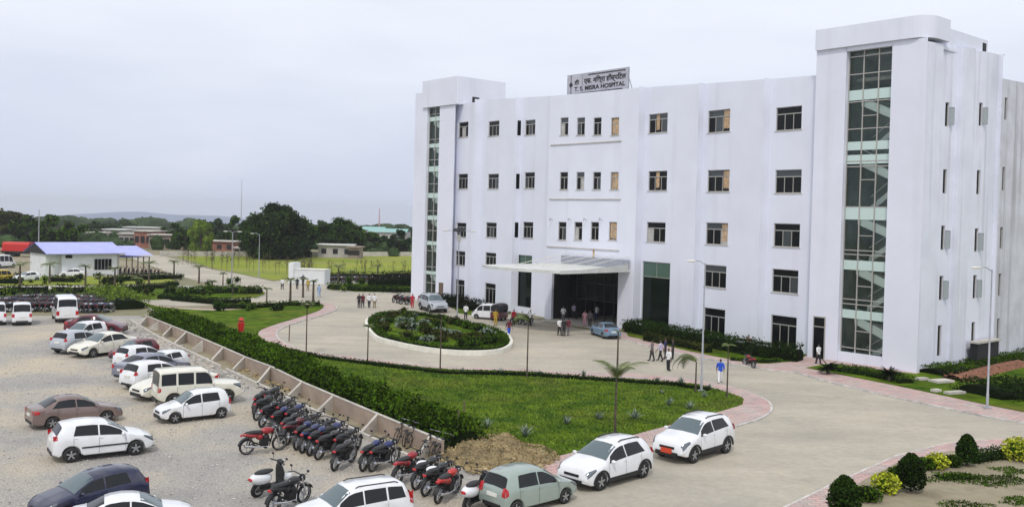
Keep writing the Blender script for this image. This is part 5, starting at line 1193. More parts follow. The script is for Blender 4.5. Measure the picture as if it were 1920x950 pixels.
def make_scooter():
    root = empty('scooter', (0, 0, -500)); r = .25
    for x, n_ in ((.62, 'front_wheel'), (-.55, 'rear_wheel')):
        t = MB(); t.lathe([(.02, -.05), (r * .7, -.05), (r, -.035), (r, .035), (r * .7, .05), (.02, .05)], (0, 0, 0), 'Y', 20); o = t.build(n_, 'rubber', root, 50, loc=(x, 0, r))
        q = MB(); q.lathe([(.001, -.055), (r * .6, -.055)], (0, 0, 0), 'Y', 16); q.lathe([(.001, .055), (r * .6, .055)], (0, 0, 0), 'Y', 16); q.build('rim', 'rim', o)
    q = MB(); q.ell((-.48, 0, .60), (.44, .22, .20), 16, 10, Matrix.Rotation(.1, 3, 'Y')); q.build('body_panel', 'paint_white', root, 60)
    q = MB(); rows = []
    for x, z, w in ((.34, .25, .12), (.38, .45, .20), (.36, .70, .22), (.30, .88, .15), (.27, .98, .08)): rows.append([(x - .05, -w, z), (x + .03, -w * .6, z), (x + .07, 0, z), (x + .03, w * .6, z), (x - .05, w, z)])
    q.grid(rows); q.build('body_panel', 'paint_white', root, 60)
    q = MB(); rows = [[(x - .02, y, z) for x, y, z in ((a, -w, z_), (a, w, z_))] for a, z_, w in ((.30, .3, .12), (.33, .45, .18), (.31, .7, .2), (.25, .9, .13))]; q.grid(rows); q.box((.06, 0, .25), (.55, .30, .06)); q.build('leg_shield', 'black', root)
    q = MB(); q.ell((-.38, 0, .80), (.38, .15, .07), 12, 6); q.build('seat', 'black', root, 60)
    q = MB(); q.ell((.64, 0, .42), (.22, .10, .12), 12, 8); q.build('body_panel', 'paint_white', root, 60)
    q = MB(); q.tube([(.28, 0, .95), (.62, 0, .25)], .03, 6); q.tube([(.14, -.34, 1.02), (.25, 0, 1.0), (.14, .34, 1.02)], .02, 6); q.ell((.27, 0, 1.0), (.10, .14, .08), 10, 6)
    for sg in (-1, 1): q.tube([(.2, sg * .25, 1.02), (.22, sg * .30, 1.16)], .008, 4); q.ell((.22, sg * .32, 1.19), (.02, .06, .04), 8, 6)
    q.build('handlebar', 'black', root, 60)
    q = MB(); q.ell((.35, 0, 1.0), (.05, .08, .06), 8, 6); q.build('headlight', 'lamp_glass', root, 60); q = MB(); q.ell((-.9, 0, .64), (.04, .10, .05), 8, 6); q.build('taillight', 'tail_red', root)
    q = MB(); q.tube([(-.2, -.12, .25), (-.75, -.18, .3)], [.03, .05], 8); q.box((-.3, 0, .3), (.4, .2, .2)); q.build('engine', 'black', root)
    return proto(root)
BK = make_bike(); BKR = make_bike(tail='tail_panel'); SCO = make_scooter()
def bike(t, rear, front, paint, label, group=None, s=1.24, steer=0, lean=.10, cat='motorcycle'):
    a, c = at(*front), at(*rear); d = (a - c).normalized(); r = copy_tree(t, None, paint); m_ = c + d * .62 * s; m_.z = .012 if not group or 'far' not in group else .012
    r.location = m_; r.rotation_euler = (R(random.uniform(3, 9)), 0, math.atan2(d.y, d.x) + R(random.uniform(-7, 7) if group else 0)); r.scale = (s, s, s); return tag(r, label, cat, group)
RW = 'motorcycles in the near row beside the drain'; ordn = ['first', 'second', 'third', 'fourth', 'fifth', 'sixth', 'seventh', 'eighth', 'ninth', 'tenth', 'eleventh', 'twelfth', 'thirteenth', 'fourteenth', 'fifteenth', 'sixteenth']
row_ = [(474, 777, 'black'), (483, 788, 'black'), (491, 801, 'black'), (509, 812, 'dblue'), (528, 826, 'black'), (540, 835, 'maroon'), (553, 843, 'dblue'), (566, 849, 'dblue'), (578, 854, 'dblue'), (600, 862, 'black'), (624, 882, 'black'), (679, 883, 'dblue'), (700, 884, 'dblue'), (745, 908, 'red'), (780, 918, 'black'), (798, 930, 'black')]
cn_ = {'black': 'black', 'dblue': 'dark blue', 'maroon': 'maroon', 'red': 'red'}
row_ = sorted(row_[:14] + [(x + 20, y - 12, c) for x, y, c in ((478, 782, 'black'), (500, 806, 'black'), (519, 819, 'dblue'), (545, 839, 'black'), (571, 851, 'black'), (588, 858, 'dblue'), (611, 871, 'black'))], key=lambda q: q[0]) + row_[14:]
ordn += ['seventeenth', 'eighteenth', 'nineteenth', 'twentieth', 'twenty-first', 'twenty-second', 'twenty-third']
for i, (x, y, p) in enumerate(row_):
    bike(BKR if p in ('red', 'maroon') or i in (6, 11) else BK, (x, y), (x + 46, y - 19), p, '%s motorcycle, %s from the far end of the near row by the drain' % (cn_[p], ordn[i]), RW)
bike(BKR, (818, 943), (864, 921), 'brightred', 'bright red motorcycle at the near end of the row by the green hatchback', RW)
for x, y, lb in ((803, 893, 'white cloth cover draped over the seat of the second to last row motorcycle'), (833, 900, 'white cloth cover draped over the last dark motorcycle beside the bright red one')):
    pass
bike(BKR, (462, 852), (514, 845), 'red', 'dark red motorcycle standing alone on the gravel left of the row')
bike(BK, (512, 962), (580, 938), 'black', 'black motorcycle at the bottom edge beside the white scooter')
bike(SCO, (478, 933), (532, 917), 'white', 'white scooter standing on the gravel by itself', cat='scooter')
bike(SCO, (872, 957), (916, 936), 'white', 'white scooter parked behind the pale green hatchback', cat='scooter')
bike(BKR, (1412, 690), (1384, 682), 'red', 'red motorcycle parked on the road edge below the hospital hedge', s=.95)
random.seed(31)
# far packed motorcycles : one mesh per machine
def single(t):
    mb = MB(); mats = []
    def rec(tt, M):
        o, ch = tt; M2 = M @ o.matrix_basis if o is not t[0] else M
        if o.type == 'MESH':
            m_ = o.data.materials[0].name
            if m_ not in mats: mats.append(m_)
            i = len(mb.v); mb.v += [tuple(M2 @ v.co) for v in o.data.vertices]
            for p in o.data.polygons: mb.f.append(tuple(i + k for k in p.vertices)); mb.m.append(mats.index(m_))
        for c in ch: rec(c, M2)
    rec(t, Matrix.Identity(4)); o = mb.build('motorcycle', mats); d = o.data; bpy.data.objects.remove(o); return d, mats
me0, ml = single(BK); variants = []
for p in ('black', 'dblue', 'black', 'maroon', 'silver'):
    m_ = me0.copy()
    for i, n_ in enumerate(ml):
        if n_ == 'paint_white': m_.materials[i] = MATS['paint_' + p]
    variants.append((m_, cn_.get(p, p)))
def farbike(x, y, ang, lab, grp):
    m_, c_ = random.choice(variants); o = bpy.data.objects.new('motorcycle', m_); col.objects.link(o); o.location = at(x, y, .012); o.rotation_euler = (R(random.uniform(2, 9)), 0, R(ang + random.uniform(-15, 15))); o.scale = (1.05,) * 3; tag(o, '%s motorcycle %s' % (c_, lab), 'motorcycle', grp)
for k, (y, x0, x1) in enumerate(((575, -8, 196), (583, -8, 206), (568, 30, 190))):
    x = x0
    while x < x1: farbike(x, y + random.uniform(-1, 1) + (x > 150) * 2, 80, 'in the %s line of the packed bikes behind the minibus' % ('middle', 'nearest', 'farthest')[k], 'packed motorcycles behind the minibus'); x += random.uniform(5.0, 7.2)
x = 612
while x < 772: farbike(x, 530 - (x - 612) * .012, 80, 'in the distant line by the far field left of the hospital', 'distant motorcycles by the field'); x += random.uniform(5.5, 7.5)
x = 225
while x < 300: farbike(x, 512 + (x - 225) * .05, 100, 'under the open end of the lavender roof', 'motorcycles by the hall'); x += 8
for x, y in ((742, 566), (750, 568), (758, 570), (766, 571)): farbike(x, y, 60, 'left of the silver people carrier', 'motorcycles by the hospital corner')
for x, y in ((968, 606), (980, 607), (990, 608)): farbike(x, y, 60, 'standing left of the entrance opening', 'motorcycles by the entrance')
# auto rickshaw
ar = empty('auto_rickshaw', at(939, 600), R(60), label='small maroon auto rickshaw with a black hood near the entrance', cat='rickshaw')
q = MB(); q.prism([(1.2, 0), (1.0, .35), (.5, .55), (-1.2, .6), (-1.2, -.6), (.5, -.55), (1.0, -.35)], .3, .95); q.build('body', 'paint_maroon', ar)
q = MB(); rows = [[(x, y, z + .15 * (1 - abs(x) / 1.5)) for y, z in ((-.6, 1.0), (-.58, 1.5), (-.4, 1.68), (0, 1.74), (.4, 1.68), (.58, 1.5), (.6, 1.0))] for x in (-1.2, -.6, 0, .5)]; q.grid(rows); q.face(rows[0]); q.build('hood', 'black', ar)
q = MB(); q.face([(.55, -.5, .95), (.55, .5, .95), (.45, .5, 1.6), (.45, -.5, 1.6)]); q.build('windshield', 'glass_car', ar)
for x, y in ((.95, 0), (-.8, .55), (-.8, -.55)):
    q = MB(); q.lathe([(.02, -.05), (.22, -.05), (.22, .05), (.02, .05)], (0, 0, 0), 'Y', 14); q.build('wheel', 'rubber', ar, loc=(x, y, .22))
# bicycles leaning in the drain
def make_cycle():
    root = empty('bicycle', (0, 0, -500)); r = .33
    for x, n_ in ((.52, 'front_wheel'), (-.52, 'rear_wheel')):
        q = MB(); q.lathe([(r - .03, -.015), (r, -.012), (r, .012), (r - .03, .015)], (0, 0, 0), 'Y', 22)
        for k in range(8): a = math.pi * k / 4; q.tube([(0, 0, 0), (math.cos(a) * r * .95, 0, math.sin(a) * r * .95)], .004, 3, False)
        q.build(n_, 'rubber', root, loc=(x, 0, r))
    q = MB()
    for a, c in (((-.52, 0, r), (-.05, 0, .3)), ((-.05, 0, .3), (-.2, 0, .85)), ((-.52, 0, r), (-.18, 0, .78)), ((-.18, 0, .78), (.36, 0, .82)), ((-.05, 0, .3), (.38, 0, .74)), ((.34, 0, .95), (.52, 0, r))): q.tube([a, c], .018, 5)
    q.build('frame', 'black', root); q = MB(); q.tube([(.2, -.27, .98), (.34, 0, .96), (.2, .27, .98)], .014, 5); q.build('handlebar', 'chrome', root)
    q = MB(); q.ell((-.22, 0, .9), (.13, .07, .035), 8, 6); q.build('saddle', 'black', root); q = MB(); q.box((-.55, 0, .72), (.35, .14, .02)); q.build('carrier', 'black', root); return proto(root)
CY = make_cycle()
for i, (x, y, a, lb) in enumerate([(752, 828, 70, 'leftmost black bicycle inside the drain end'), (764, 831, 78, 'second black bicycle inside the drain end'), (775, 836, 66, 'third black bicycle inside the drain end, nearest the last cross wall'), (806, 851, 62, 'black bicycle just beyond the last cross wall, left one'), (818, 854, 70, 'black bicycle just beyond the last cross wall, middle one'), (830, 858, 60, 'black bicycle beside the dry grass heap')]):
    r = copy_tree(CY); r.location = at(x, y, .03); r.rotation_euler = (R(8), 0, R(a)); r.scale = (1.1,) * 3; tag(r, lb, 'bicycle', 'bicycles at the end of the drain')
# covers over two machines
for i, (bx, by) in enumerate(((780, 918), (798, 930))):
    a, c = at(bx + 46, by - 19), at(bx, by); d = (a - c).normalized(); p = c + d * .35
    q = MB(); q.ell((0, 0, 0), (.34, .24, .14), 14, 8); o = q.build('seat_cover', 'cloth_white', smooth=60); o.location = (p.x + d.x * .1, p.y + d.y * .1, .98); o.rotation_euler = (0, .1, math.atan2(d.y, d.x)); tag(o, ('white bag resting on the seat of the second to last dark motorcycle', 'white bag resting on the seat of the dark motorcycle next to the bright red one')[i], 'bag')
# ============================================================ people
def person_mesh(pose):
    J = dict(pel=(0, 0, .95, .125, .095), wst=(0, 0, 1.1, .115, .085), chs=(0, 0, 1.32, .155, .10), nck0=(0, 0, 1.46, .075, .07), nck=(0, .005, 1.52, .05, .05), hd0=(0, .01, 1.58, .065, .075), hd1=(0, .01, 1.66, .078, .092), hd2=(0, 0, 1.73, .055, .065))
    E_l = [('pel', 'wst'), ('wst', 'chs'), ('chs', 'nck0'), ('nck0', 'nck'), ('nck', 'hd0'), ('hd0', 'hd1'), ('hd1', 'hd2')]
    for s, sd_ in ((-1, 'L'), (1, 'R')):
        st = {'stand': .0, 'walk': .26 * s, 'walk2': -.20 * s}[pose]; ar_ = -st
        J['hip' + sd_] = (s * .09, 0, .88, .088, .095); J['kn' + sd_] = (s * .10, st * .5 - (.05 if pose != 'stand' and st > 0 else 0) + .02, .48, .062, .065); J['ank' + sd_] = (s * .10, st + (.0 if st >= 0 else .06), .10 if st >= 0 else .14, .042, .045); J['toe' + sd_] = (s * .11, st - .17 + (.04 if st < 0 else 0), .04, .04, .03)
        J['sh' + sd_] = (s * .185, 0, 1.42, .062, .062); J['el' + sd_] = (s * .24, ar_ * .35 + .02, 1.13, .045, .045); J['wr' + sd_] = (s * .25, ar_ * .8 - .05, .88, .03, .03); J['pm' + sd_] = (s * .25, ar_ * .9 - .07, .81, .036, .02)
        E_l += [('pel', 'hip' + sd_), ('hip' + sd_, 'kn' + sd_), ('kn' + sd_, 'ank' + sd_), ('ank' + sd_, 'toe' + sd_), ('chs', 'sh' + sd_), ('sh' + sd_, 'el' + sd_), ('el' + sd_, 'wr' + sd_), ('wr' + sd_, 'pm' + sd_)]
    K = list(J); me = bpy.data.meshes.new('person'); me.from_pydata([J[k][:3] for k in K], [(K.index(a), K.index(c)) for a, c in E_l], []); o = bpy.data.objects.new('person', me); col.objects.link(o)
    m_ = o.modifiers.new('s', 'SKIN'); o.modifiers.new('d', 'SUBSURF').levels = 1; 
    for i, k in enumerate(K): me.skin_vertices[0].data[i].radius = J[k][3:5]; me.skin_vertices[0].data[i].use_root = (k == 'pel')
    bpy.context.view_layer.update(); dg = bpy.context.evaluated_depsgraph_get(); nm = bpy.data.meshes.new_from_object(o.evaluated_get(dg)); bpy.data.objects.remove(o)
    V = [v.co.copy() for v in nm.vertices]; Fc = [tuple(p.vertices) for p in nm.polygons]; Nn = [v.normal.copy() for v in nm.vertices]
    body = MB(); body.v = [tuple(v) for v in V]; body.f = list(Fc); body.m = [0] * len(Fc)
    for s, sd_ in ((-1, 'L'), (1, 'R')):      # fingers, rooted in the palm
        px_, py_, pz_ = J['pm' + sd_][:3]
        for k, (dy, L_) in enumerate(((-.030, .070), (-.010, .080), (.010, .075), (.028, .058))): body.tube([(px_, py_ + dy, pz_ - .0), (px_ - s * .004, py_ + dy * 1.1, pz_ - .03 - L_ * .5), (px_ - s * .02, py_ + dy * 1.1 - .006, pz_ - .03 - L_)], [.011, .009, .007], 5)
        body.tube([(px_, py_ - .02, pz_ + .02), (px_ - s * .01, py_ - .055, pz_ - .01), (px_ - s * .012, py_ - .062, pz_ - .045)], [.012, .010, .008], 5)
    body.ell((0, -.088, 1.645), (.014, .02, .022), 6, 4)
    for s in (-1, 1): body.ell((s * .082, .01, 1.645), (.012, .02, .032), 6, 4)
    def cut(f, off):
        mb = MB(); idx = {}
        for fc in Fc:
            c = sum((V[i] for i in fc), Vector()) / len(fc)
            if f(c):
                q = []
                for i in fc:
                    if i not in idx: idx[i] = len(mb.v); mb.v.append(tuple(V[i] + Nn[i] * off))
                    q.append(idx[i])
                mb.f.append(tuple(q)); mb.m.append(0)
        return mb
    arm = lambda c: abs(c.x) > .175
    shirt = cut(lambda c: (c.z > .90 and c.z < 1.49 and not arm(c)) or (arm(c) and c.z > 1.08 and c.z < 1.49), .022)
    pants = cut(lambda c: c.z < .97 and c.z > .10 and not arm(c), .018); shoe = cut(lambda c: c.z <= .10, .012); hair = cut(lambda c: c.z > 1.64 and (c.y > -.035 or c.z > 1.71), .014)
    out = []
    for n_, mb in (('body', body), ('shirt', shirt), ('trousers', pants), ('shoes', shoe), ('hair', hair)):
        o = mb.build(n_, 'skin', smooth=70); out.append((n_, o.data)); bpy.data.objects.remove(o)
    return out
PM = {p: person_mesh(p) for p in ('stand', 'walk', 'walk2')}
def person(x, y, face, pose, sh, tr, label, s=.97, group=None, z=.0):
    ms_ = PM[pose]; b_ = bpy.data.objects.new('person', ms_[0][1]); col.objects.link(b_); b_.material_slots[0].link = 'OBJECT'; b_.material_slots[0].material = MATS['skin']
    b_.location = at(x, y, .025 + z); b_.rotation_euler = (0, 0, R(face + 90)); b_.scale = (s, s, s); tag(b_, label, 'person', group)
    for n_, me in ms_[1:]:
        o = bpy.data.objects.new(n_, me); col.objects.link(o); o.parent = b_; o.material_slots[0].link = 'OBJECT'; o.material_slots[0].material = MATS[{'shirt': 'cloth_' + sh, 'trousers': 'cloth_' + tr, 'shoes': 'black', 'hair': 'hair'}[n_]]
for a in [(1350, 718, 80, 'walk', 'blue', 'white', 'person in a blue shirt and white trousers walking away on the road'),
    (1222, 677, 150, 'walk2', 'grey', 'dark', 'person in a grey shirt, leftmost of the group on the road'),
    (1238, 677, 150, 'walk', 'lav', 'dark', 'person in a pale lavender shirt striding in the road group'),
    (1253, 695, 30, 'stand', 'white', 'dark', 'person in a white shirt and black trousers nearest in the road group'),
    (1247, 673, 160, 'stand', 'navy', 'dark', 'person in dark navy clothes behind the white shirted one'),
    (1261, 674, 160, 'stand', 'dark', 'dark', 'person in black clothes at the right of the road group'),
    (1534, 684, 120, 'walk2', 'white', 'dark', 'person in a white shirt at the side door of the stair tower'),
    (954, 632, -60, 'walk', 'maroon', 'blue', 'person in a maroon top and blue trousers at the island tip'),
    (1049, 629, 110, 'walk2', 'white', 'dark', 'person in a white shirt, left of three walking to the entrance'),
    (1057, 630, 110, 'stand', 'dark', 'dark', 'person in dark clothes, middle of three walking to the entrance'),
    (1065, 629, 110, 'walk', 'maroon', 'grey', 'person in a dark red shirt, right of three walking to the entrance'),
    (1056, 603, -90, 'stand', 'white', 'grey', 'person in white standing just inside the entrance opening'),
    (1076, 597, -90, 'stand', 'lav', 'dark', 'person in a pale shirt deep inside the entrance hall'),
    (1118, 600, -90, 'stand', 'white', 'navy', 'person in white at the right side inside the entrance hall'),
    (1096, 612, -100, 'stand', 'pink', 'pink', 'person in pale pink clothes at the entrance, left of a pair'),
    (1106, 612, -80, 'stand', 'grey', 'dark', 'person in grey clothes at the entrance, right of a pair'),
    (994, 611, 20, 'stand', 'white', 'dark', 'person in a white shirt beside the motorcycles left of the entrance'),
    (929, 610, -90, 'stand', 'yellow', 'yellow', 'person in yellow clothes beside the auto rickshaw'),
    (963, 610, -120, 'stand', 'redcloth', 'dark', 'person in a red top right of the auto rickshaw'),
    (873, 599, 90, 'walk', 'white', 'dark', 'person in a white shirt between solar lamp and white van'),
    (673, 577, -90, 'stand', 'dark', 'dark', 'person in dark clothes, leftmost of four crossing the far road'),
    (680, 577, -90, 'walk', 'maroon', 'dark', 'person in maroon clothes, second of four crossing the far road'),
    (692, 577, -90, 'walk2', 'white', 'dark', 'person in white top, third of four crossing the far road'),
    (702, 577, -90, 'stand', 'white', 'khaki', 'person in pale clothes, rightmost of four crossing the far road'),
    (598, 557, 90, 'walk', 'lightblue', 'lightblue', 'person in light blue clothes walking on the far road'),
    (529, 543, 90, 'walk', 'white', 'dark', 'person in a white shirt at the far road, left of the white kiosk'),
    (557, 542, -90, 'stand', 'dark', 'dark', 'person in dark clothes left in front of the white kiosk'),
    (568, 535, -90, 'stand', 'navy', 'navy', 'person in navy clothes directly in front of the white kiosk'),
    (577, 545, -90, 'stand', 'yellow', 'khaki', 'person in a yellowish top in front of the white kiosk'),
    (773, 577, -90, 'stand', 'redcloth', 'redcloth', 'person in red clothes left of the silver people carrier'),
    (1403, 664, -90, 'stand', 'pink', 'dark', 'person standing behind the hospital hedge by the wall')]:
    person(*a)
# ============================================================ lamps, small things
def lamp(x, y, H, arms, label, r=.065, top='lamp', z=.12):
    root = empty('street_lamp', at(x, y, z), 0, label=label, cat='street lamp'); q = MB(); q.tube([(0, 0, -.1), (0, 0, .9), (0, 0, .92), (0, 0, H)], [r * 1.25, r * 1.25, r, r * .6], 10); q.box((0, 0, .02), (.4, .4, .12)); q.build('pole', 'pole', root, 40)
    for dx, dy in arms:
        q = MB(); q.tube([(0, 0, H - .1), (dx * .5, dy * .5, H + .12), (dx, dy, H + .1)], .035, 6); q.build('arm', 'pole', root, 60)
        q = MB(); a = math.atan2(dy, dx); q.ell((dx * 1.2, dy * 1.2, H + .08), (.34, .14, .07), 12, 6, Matrix.Rotation(a, 3, 'Z')); q.build('lamp_head', 'kerb_white', root, 60)
    return root
lamp(1851, 765, 8.6, [(-.75, .1)], 'tall single arm street lamp on the walkway beside the side wall')
lamp(1315, 733, 8.4, [(-.7, .25)], 'street lamp with one arm at the right part of the front lawn')
lamp(485, 521, 7.2, [(-1.0, 0)], 'single arm street lamp beside the far field', r=.075, z=.05)
lamp(434, 546, 8.0, [(-.8, 0), (.8, 0)], 'double arm street lamp beside the far road', r=.085)
sl = lamp(857, 596, 9.3, [(-1.3, .5), (1.3, -.5)], 'solar street lamp with two arms before the left windows of the hospital', r=.075)
q = MB(); q.box((0, 0, 9.5), (1.3, .7, .05), M=Matrix.Rotation(.4, 3, 'X')); q.build('solar_panel', 'glass_dark', sl); q = MB(); q.box((0, 0, 8.6), (.35, .3, .7)); q.build('battery_box', 'frame', sl)
lamp(72, 478, 10, [], 'thin bare pole behind the lavender roof', r=.13, z=0)
m0 = empty('radio_mast', atD(452, 700, gz(700)), label='thin hazy radio mast rising above the far trees', cat='mast'); q = MB(); q.tube([(0, 0, 0), (0, 0, 41)], [.35, .15], 4)
for z in range(3, 41, 2): q.box((0, 0, z), (.9 - z * .02, .9 - z * .02, .12))
q.build('mast', 'steel', m0)
m0 = empty('radio_mast', atD(711, 600, gz(600)), label='short red and white mast over the teal roofs', cat='mast'); q = MB(); q.tube([(0, 0, 0), (0, 0, 20)], [.6, .2], 4); q.build('mast', 'cloth_pink', m0)
for i, (x, y, h, lb) in enumerate([(868, 824, 1.9, 'dark wooden stake at the near left lawn corner, right one'), (858, 830, 1.6, 'dark wooden stake at the near left lawn corner, left one'), (542, 637, 1.3, 'small wooden stake in the loop pavement')]):
    q = MB(); q.tube([(0, 0, -.1), (.02, 0, h)], .05, 6); o = q.build('stake', 'stake'); o.location = at(x, y, .12); tag(o, lb, 'stake')
root = empty('litter_bin', at(452, 622, .9), label='red litter bin standing above the dark hedge', cat='bin'); q = MB(); q.lathe([(.02, -1.1), (.05, -1.1), (.05, -.3), (.22, -.3), (.3, .45), (.26, .5)], (0, 0, .35), 'Z', 14); q.build('bin', 'red', root, 40); q = MB(); q.lathe([(.2, .95), (.24, 1.0), (.12, 1.2), (.01, 1.25)], (0, 0, 0), 'Z', 14); q.build('lid', 'red', root, 40)
q = MB(); q.tube([(0, 0, .84), (0, 0, 1.0)], .08, 8); q.build('neck', 'black', root)
# white kiosk by the far field
kr = empty('kiosk', at(581, 531, 0), R(-8), label='small white walled kiosk block on the edge of the far field', cat='kiosk'); q = MB(); q.box((0, 0, 1.1), (5.6, 2.6, 2.2)); q.build('wall', 'hall_white', kr); q = MB(); q.box((-2.5, -.1, 1.6), (.8, 2.9, 3.2)); q.build('pillar', 'hall_white', kr); q = MB(); q.box((.3, 0, 2.24), (5.0, 2.8, .08)); q.build('roof', 'kerb_white', kr)
# ============================================================ hall with lavender roof
hl = at(113, 519); hr = at(221, 516); hd = (hr - hl); hd.z = 0; LH = hd.length; HL = empty('hall', hl, math.atan2(hd.y, hd.x), label='long white hall with a lavender metal gable roof at the left', cat='building')
hz = lambda x, y: HC + (hor(x) - y) / F * hl.y
ez = hz(165, 475); rz_ = HC + (hor(165) - 455) / F * (hl.y + 4.2); q = MB(); q.box2((0, 0, 0), (LH, 8, ez)); q.build('wall', 'hall_white', HL)
q = MB(); q.box2((-2.0, .6, 0), (0, 7, ez - .2)); q.face([(-2.02, .6, ez - .2), (-2.02, 7, ez - .2), (-2.02, 4.2, rz_ - .3)]); q.build('end_wall', 'hall_white', HL)
q = MB(); x0, x1 = -2.4, LH + .8
for ya, yb_ in ((-.8, 4.2), (9.0, 4.2)):
    for dz in (0, -.12): q.face([(x0, ya, ez - .1 + dz), (x1, ya, ez - .1 + dz), (x1 + 0, yb_, rz_ + dz), (x0, yb_, rz_ + dz)])
    q.face([(x0, ya, ez - .1), (x1, ya, ez - .1), (x1, ya, ez - .22), (x0, ya, ez - .22)])
q.build('roof', 'roof_lavender', HL)
q = MB(); q.face([(x0 + .1, -.6, ez - .2), (x0 + .1, 8.8, ez - .2), (x0 + .1, 4.2, rz_ - .14)]); q.build('gable', 'dark', HL)
q = MB(); q.box2((LH + 1.0, 0, ez - .9), (LH + 5, 6, ez - .8)); q.face([(LH + .8, -1, ez - .5), (LH + 5.4, -1, ez - .5), (LH + 4.6, 3.5, ez + .9), (LH + .8, 3.5, ez + .9)]); q.face([(LH + .8, 8, ez - .5), (LH + 5.4, 8, ez - .5), (LH + 4.6, 3.5, ez + .9), (LH + .8, 3.5, ez + .9)]); q.build('shed_roof', 'roof_lavender', HL)
for i in range(5): q = MB(); q.box((LH + 1.2 + i * .95, -.4, ez * .4), (.14, .14, ez * .82)); q.build('post', 'stake', HL)
for i in (0, 1): q = MB(); q.box2((LH * i - .15, -.05, 0), (LH * i + .15, -.02, ez)); q.build('column', 'frame', HL)
fx = lambda x: (x - 113) / 108 * LH
q = MB(); q.box2((fx(175), -.06, 1.0), (fx(208), -.01, 2.7)); w_ = q.build('window', 'glass_dark', HL)
q = MB()
for i in range(6): q.box((fx(175) + (fx(208) - fx(175)) * i / 5, -.07, 1.85), (.06, .05, 1.7))
q.build('frame', 'steel', w_)
q = MB(); q.box2((fx(122), -.06, 2.9), (fx(134), -.01, 3.4)); q.build('window', 'glass_dark', HL)
# far buildings, sheds, truck
def block(x, D, wpx, ytop, ybase, dep, wm, rm, label, roof='flat', nwin=3, cat='building', name='far_building', grp='small buildings beyond the field'):
    p = atD(x, D, gz(D)); Wm = wpx / F * D; Ht = HC - gz(D) + (hor(x) - ytop) / F * D; root = empty(name, p, R(random.uniform(-8, 8)), label=label, cat=cat, group=grp)
    q = MB(); q.box2((-Wm / 2, 0, 0), (Wm / 2, dep, Ht - .15)); q.build('wall', wm, root); q = MB()
    if roof == 'flat': q.box2((-Wm / 2 - .4, -.5, Ht - .15), (Wm / 2 + .4, dep + .4, Ht + .1))
    else:
        for a in (-.6, dep + .6): q.face([(-Wm / 2 - .4, a, Ht - .4), (Wm / 2 + .4, a, Ht - .4), (Wm / 2 + .4, dep / 2, Ht + 1.1), (-Wm / 2 - .4, dep / 2, Ht + 1.1)])
    q.build('roof', rm, root)
    for i in range(nwin): q = MB(); xx = -Wm / 2 + Wm * (i + .5) / nwin; q.box2((xx - .6, -.05, Ht * .3), (xx + .6, -.01, Ht * .7)); q.build('window', 'dark', root)
random.seed(77)
for a in [(630, 228, 64, 459, 475, 6, 'grey_wall', 'canopy_white', 'long low hut with a flat pale roof beneath the domed tree'), (664, 226, 20, 463, 475, 5, 'mud_wall', 'mud_wall', 'small tan box hut right of the flat roofed hut'),
    (412, 240, 56, 452, 478, 6, 'brick', 'cement', 'low red brick row with a pale roof behind the double lamp'), (300, 250, 40, 440, 465, 6, 'mud_wall', 'cement', 'tan mud brick house behind the open roof end'),
    (268, 255, 34, 433, 465, 8, 'brick', 'cement', 'unfinished red brick house above the open roof end'), (238, 262, 30, 438, 462, 6, 'grey_wall', 'cement', 'grey low house left of the unfinished brick house'),
    (214, 300, 40, 430, 460, 8, 'grey_wall', 'canopy_white', 'grey house with a long pale roof behind the hall'), (262, 340, 60, 426, 450, 8, 'grey_wall', 'canopy_white', 'distant long pale roofed building near the blue hill'),
    (176, 280, 34, 436, 460, 8, 'grey_wall', 'cement', 'grey low house above the lavender roof'), (345, 262, 30, 455, 470, 5, 'mud_wall', 'cement', 'low tan hut under the bright green tree'),
    (725, 380, 70, 434, 450, 20, 'grey_wall', 'teal_roof', 'long teal roofed shed beyond the domed tree', 'gable'), (700, 420, 40, 430, 445, 20, 'grey_wall', 'teal_roof', 'second teal roofed shed farther back', 'gable'),
    (500, 235, 44, 462, 478, 4, 'brick', 'mud_wall', 'low red brick hut in the shade of the biggest tree'), (545, 236, 40, 466, 478, 4, 'mud_wall', 'cement', 'low tan hut right below the biggest tree'), (455, 236, 30, 464, 478, 4, 'grey_wall', 'cement', 'low grey hut left below the biggest tree'),
    (20, 215, 60, 470, 482, 5, 'brick', 'brick', 'low brick wall building behind the red truck')]:
    block(*a)
q = MB(); P = [at(x, 480.5) for x in (300, 450, 620, 790)]
for a, c in zip(P, P[1:]): d = (c - a); q.box((a + c) / 2 + Vector((0, 0, .6)), (d.length, .25, 1.2), rz=math.atan2(d.y, d.x))
tag(q.build('boundary_wall', 'cement'), 'pale boundary wall along the far edge of the field', 'wall')
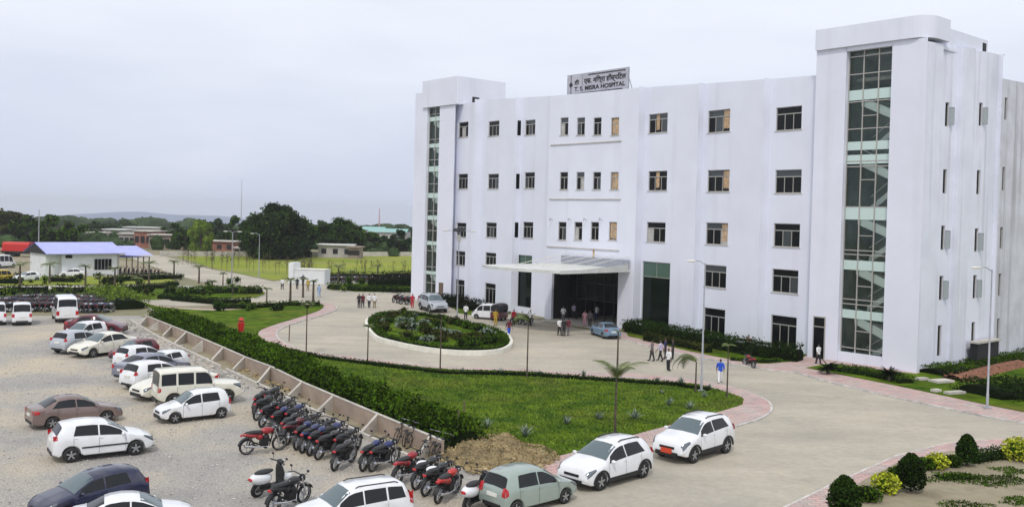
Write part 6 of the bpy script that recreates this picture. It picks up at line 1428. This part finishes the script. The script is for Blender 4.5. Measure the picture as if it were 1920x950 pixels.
tk = empty('truck', at(38, 481), 0, label='red covered truck behind the left end of the hall', cat='truck'); q = MB(); rows = [[(x, y, z) for y, z in ((-1.3, 1.2), (-1.3, 2.6), (-.9, 3.1), (.9, 3.1), (1.3, 2.6), (1.3, 1.2))] for x in (-3.2, 2.4)]; q.grid(rows); q.face(rows[0]); q.face(rows[1][::-1]); q.build('canvas_cover', 'red', tk)
q = MB(); q.box2((2.5, -1.2, .7), (4.0, 1.2, 2.7)); q.build('cab', 'paint_maroon', tk); q = MB(); q.box2((-3.3, -1.25, .7), (2.5, 1.25, 1.2)); q.build('chassis', 'black', tk)
for x in (-2.2, -1.1, 3.2): q = MB(); q.lathe([(.05, -1.25), (.5, -1.25), (.5, 1.25), (.05, 1.25)], (0, 0, 0), 'Y', 14); q.build('wheel', 'rubber', tk, loc=(x, 0, .5))
# bushes that fill the far middle distance
random.seed(41); mb = MB()
for i in range(230):
    x = random.uniform(-20, 780); D = random.uniform(232, 420); p = atD(x, D, gz(D)); h = random.uniform(1.2, 4.0); r = random.uniform(1.5, 4.5)
    if 380 < x < 780 and D < 238: continue
    mb.cur = 0; lumpy((p.x, p.y, p.z + h * .4), (r, r, h * .6), mb, 9, 5, seed=i)
    for j in range(40): qv = Vector((random.gauss(0, 1), random.gauss(0, 1), abs(random.gauss(0, 1)))).normalized(); leafq(mb, Vector((p.x + qv.x * r, p.y + qv.y * r, p.z + h * .4 + qv.z * h * .6)), random.uniform(.25, .6))
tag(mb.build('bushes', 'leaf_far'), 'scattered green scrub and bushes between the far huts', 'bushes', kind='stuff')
# ============================================================ haze
hz_ = bpy.data.materials.new('haze'); hz_.use_nodes = True; t = hz_.node_tree; t.nodes.clear(); pv = N(t, 'ShaderNodeVolumePrincipled'); pv.inputs['Color'].default_value = (.93, .96, 1, 1); pv.inputs['Density'].default_value = .0002; pv.inputs['Anisotropy'].default_value = .2
o_ = N(t, 'ShaderNodeOutputMaterial'); t.links.new(pv.outputs[0], o_.inputs[1]); MATS['haze'] = hz_
b = MB(); b.box2((-4100, -60, -70), (4100, 4300, 42)); tag(b.build('haze', 'haze'), 'thin pale haze in the air over the far fields', 'haze', kind='stuff')
# remove the prototypes that stood far below
def kill(t):
    for c in t[1]: kill(c)
    bpy.data.objects.remove(t[0])
for t in PROTOS: kill(t)
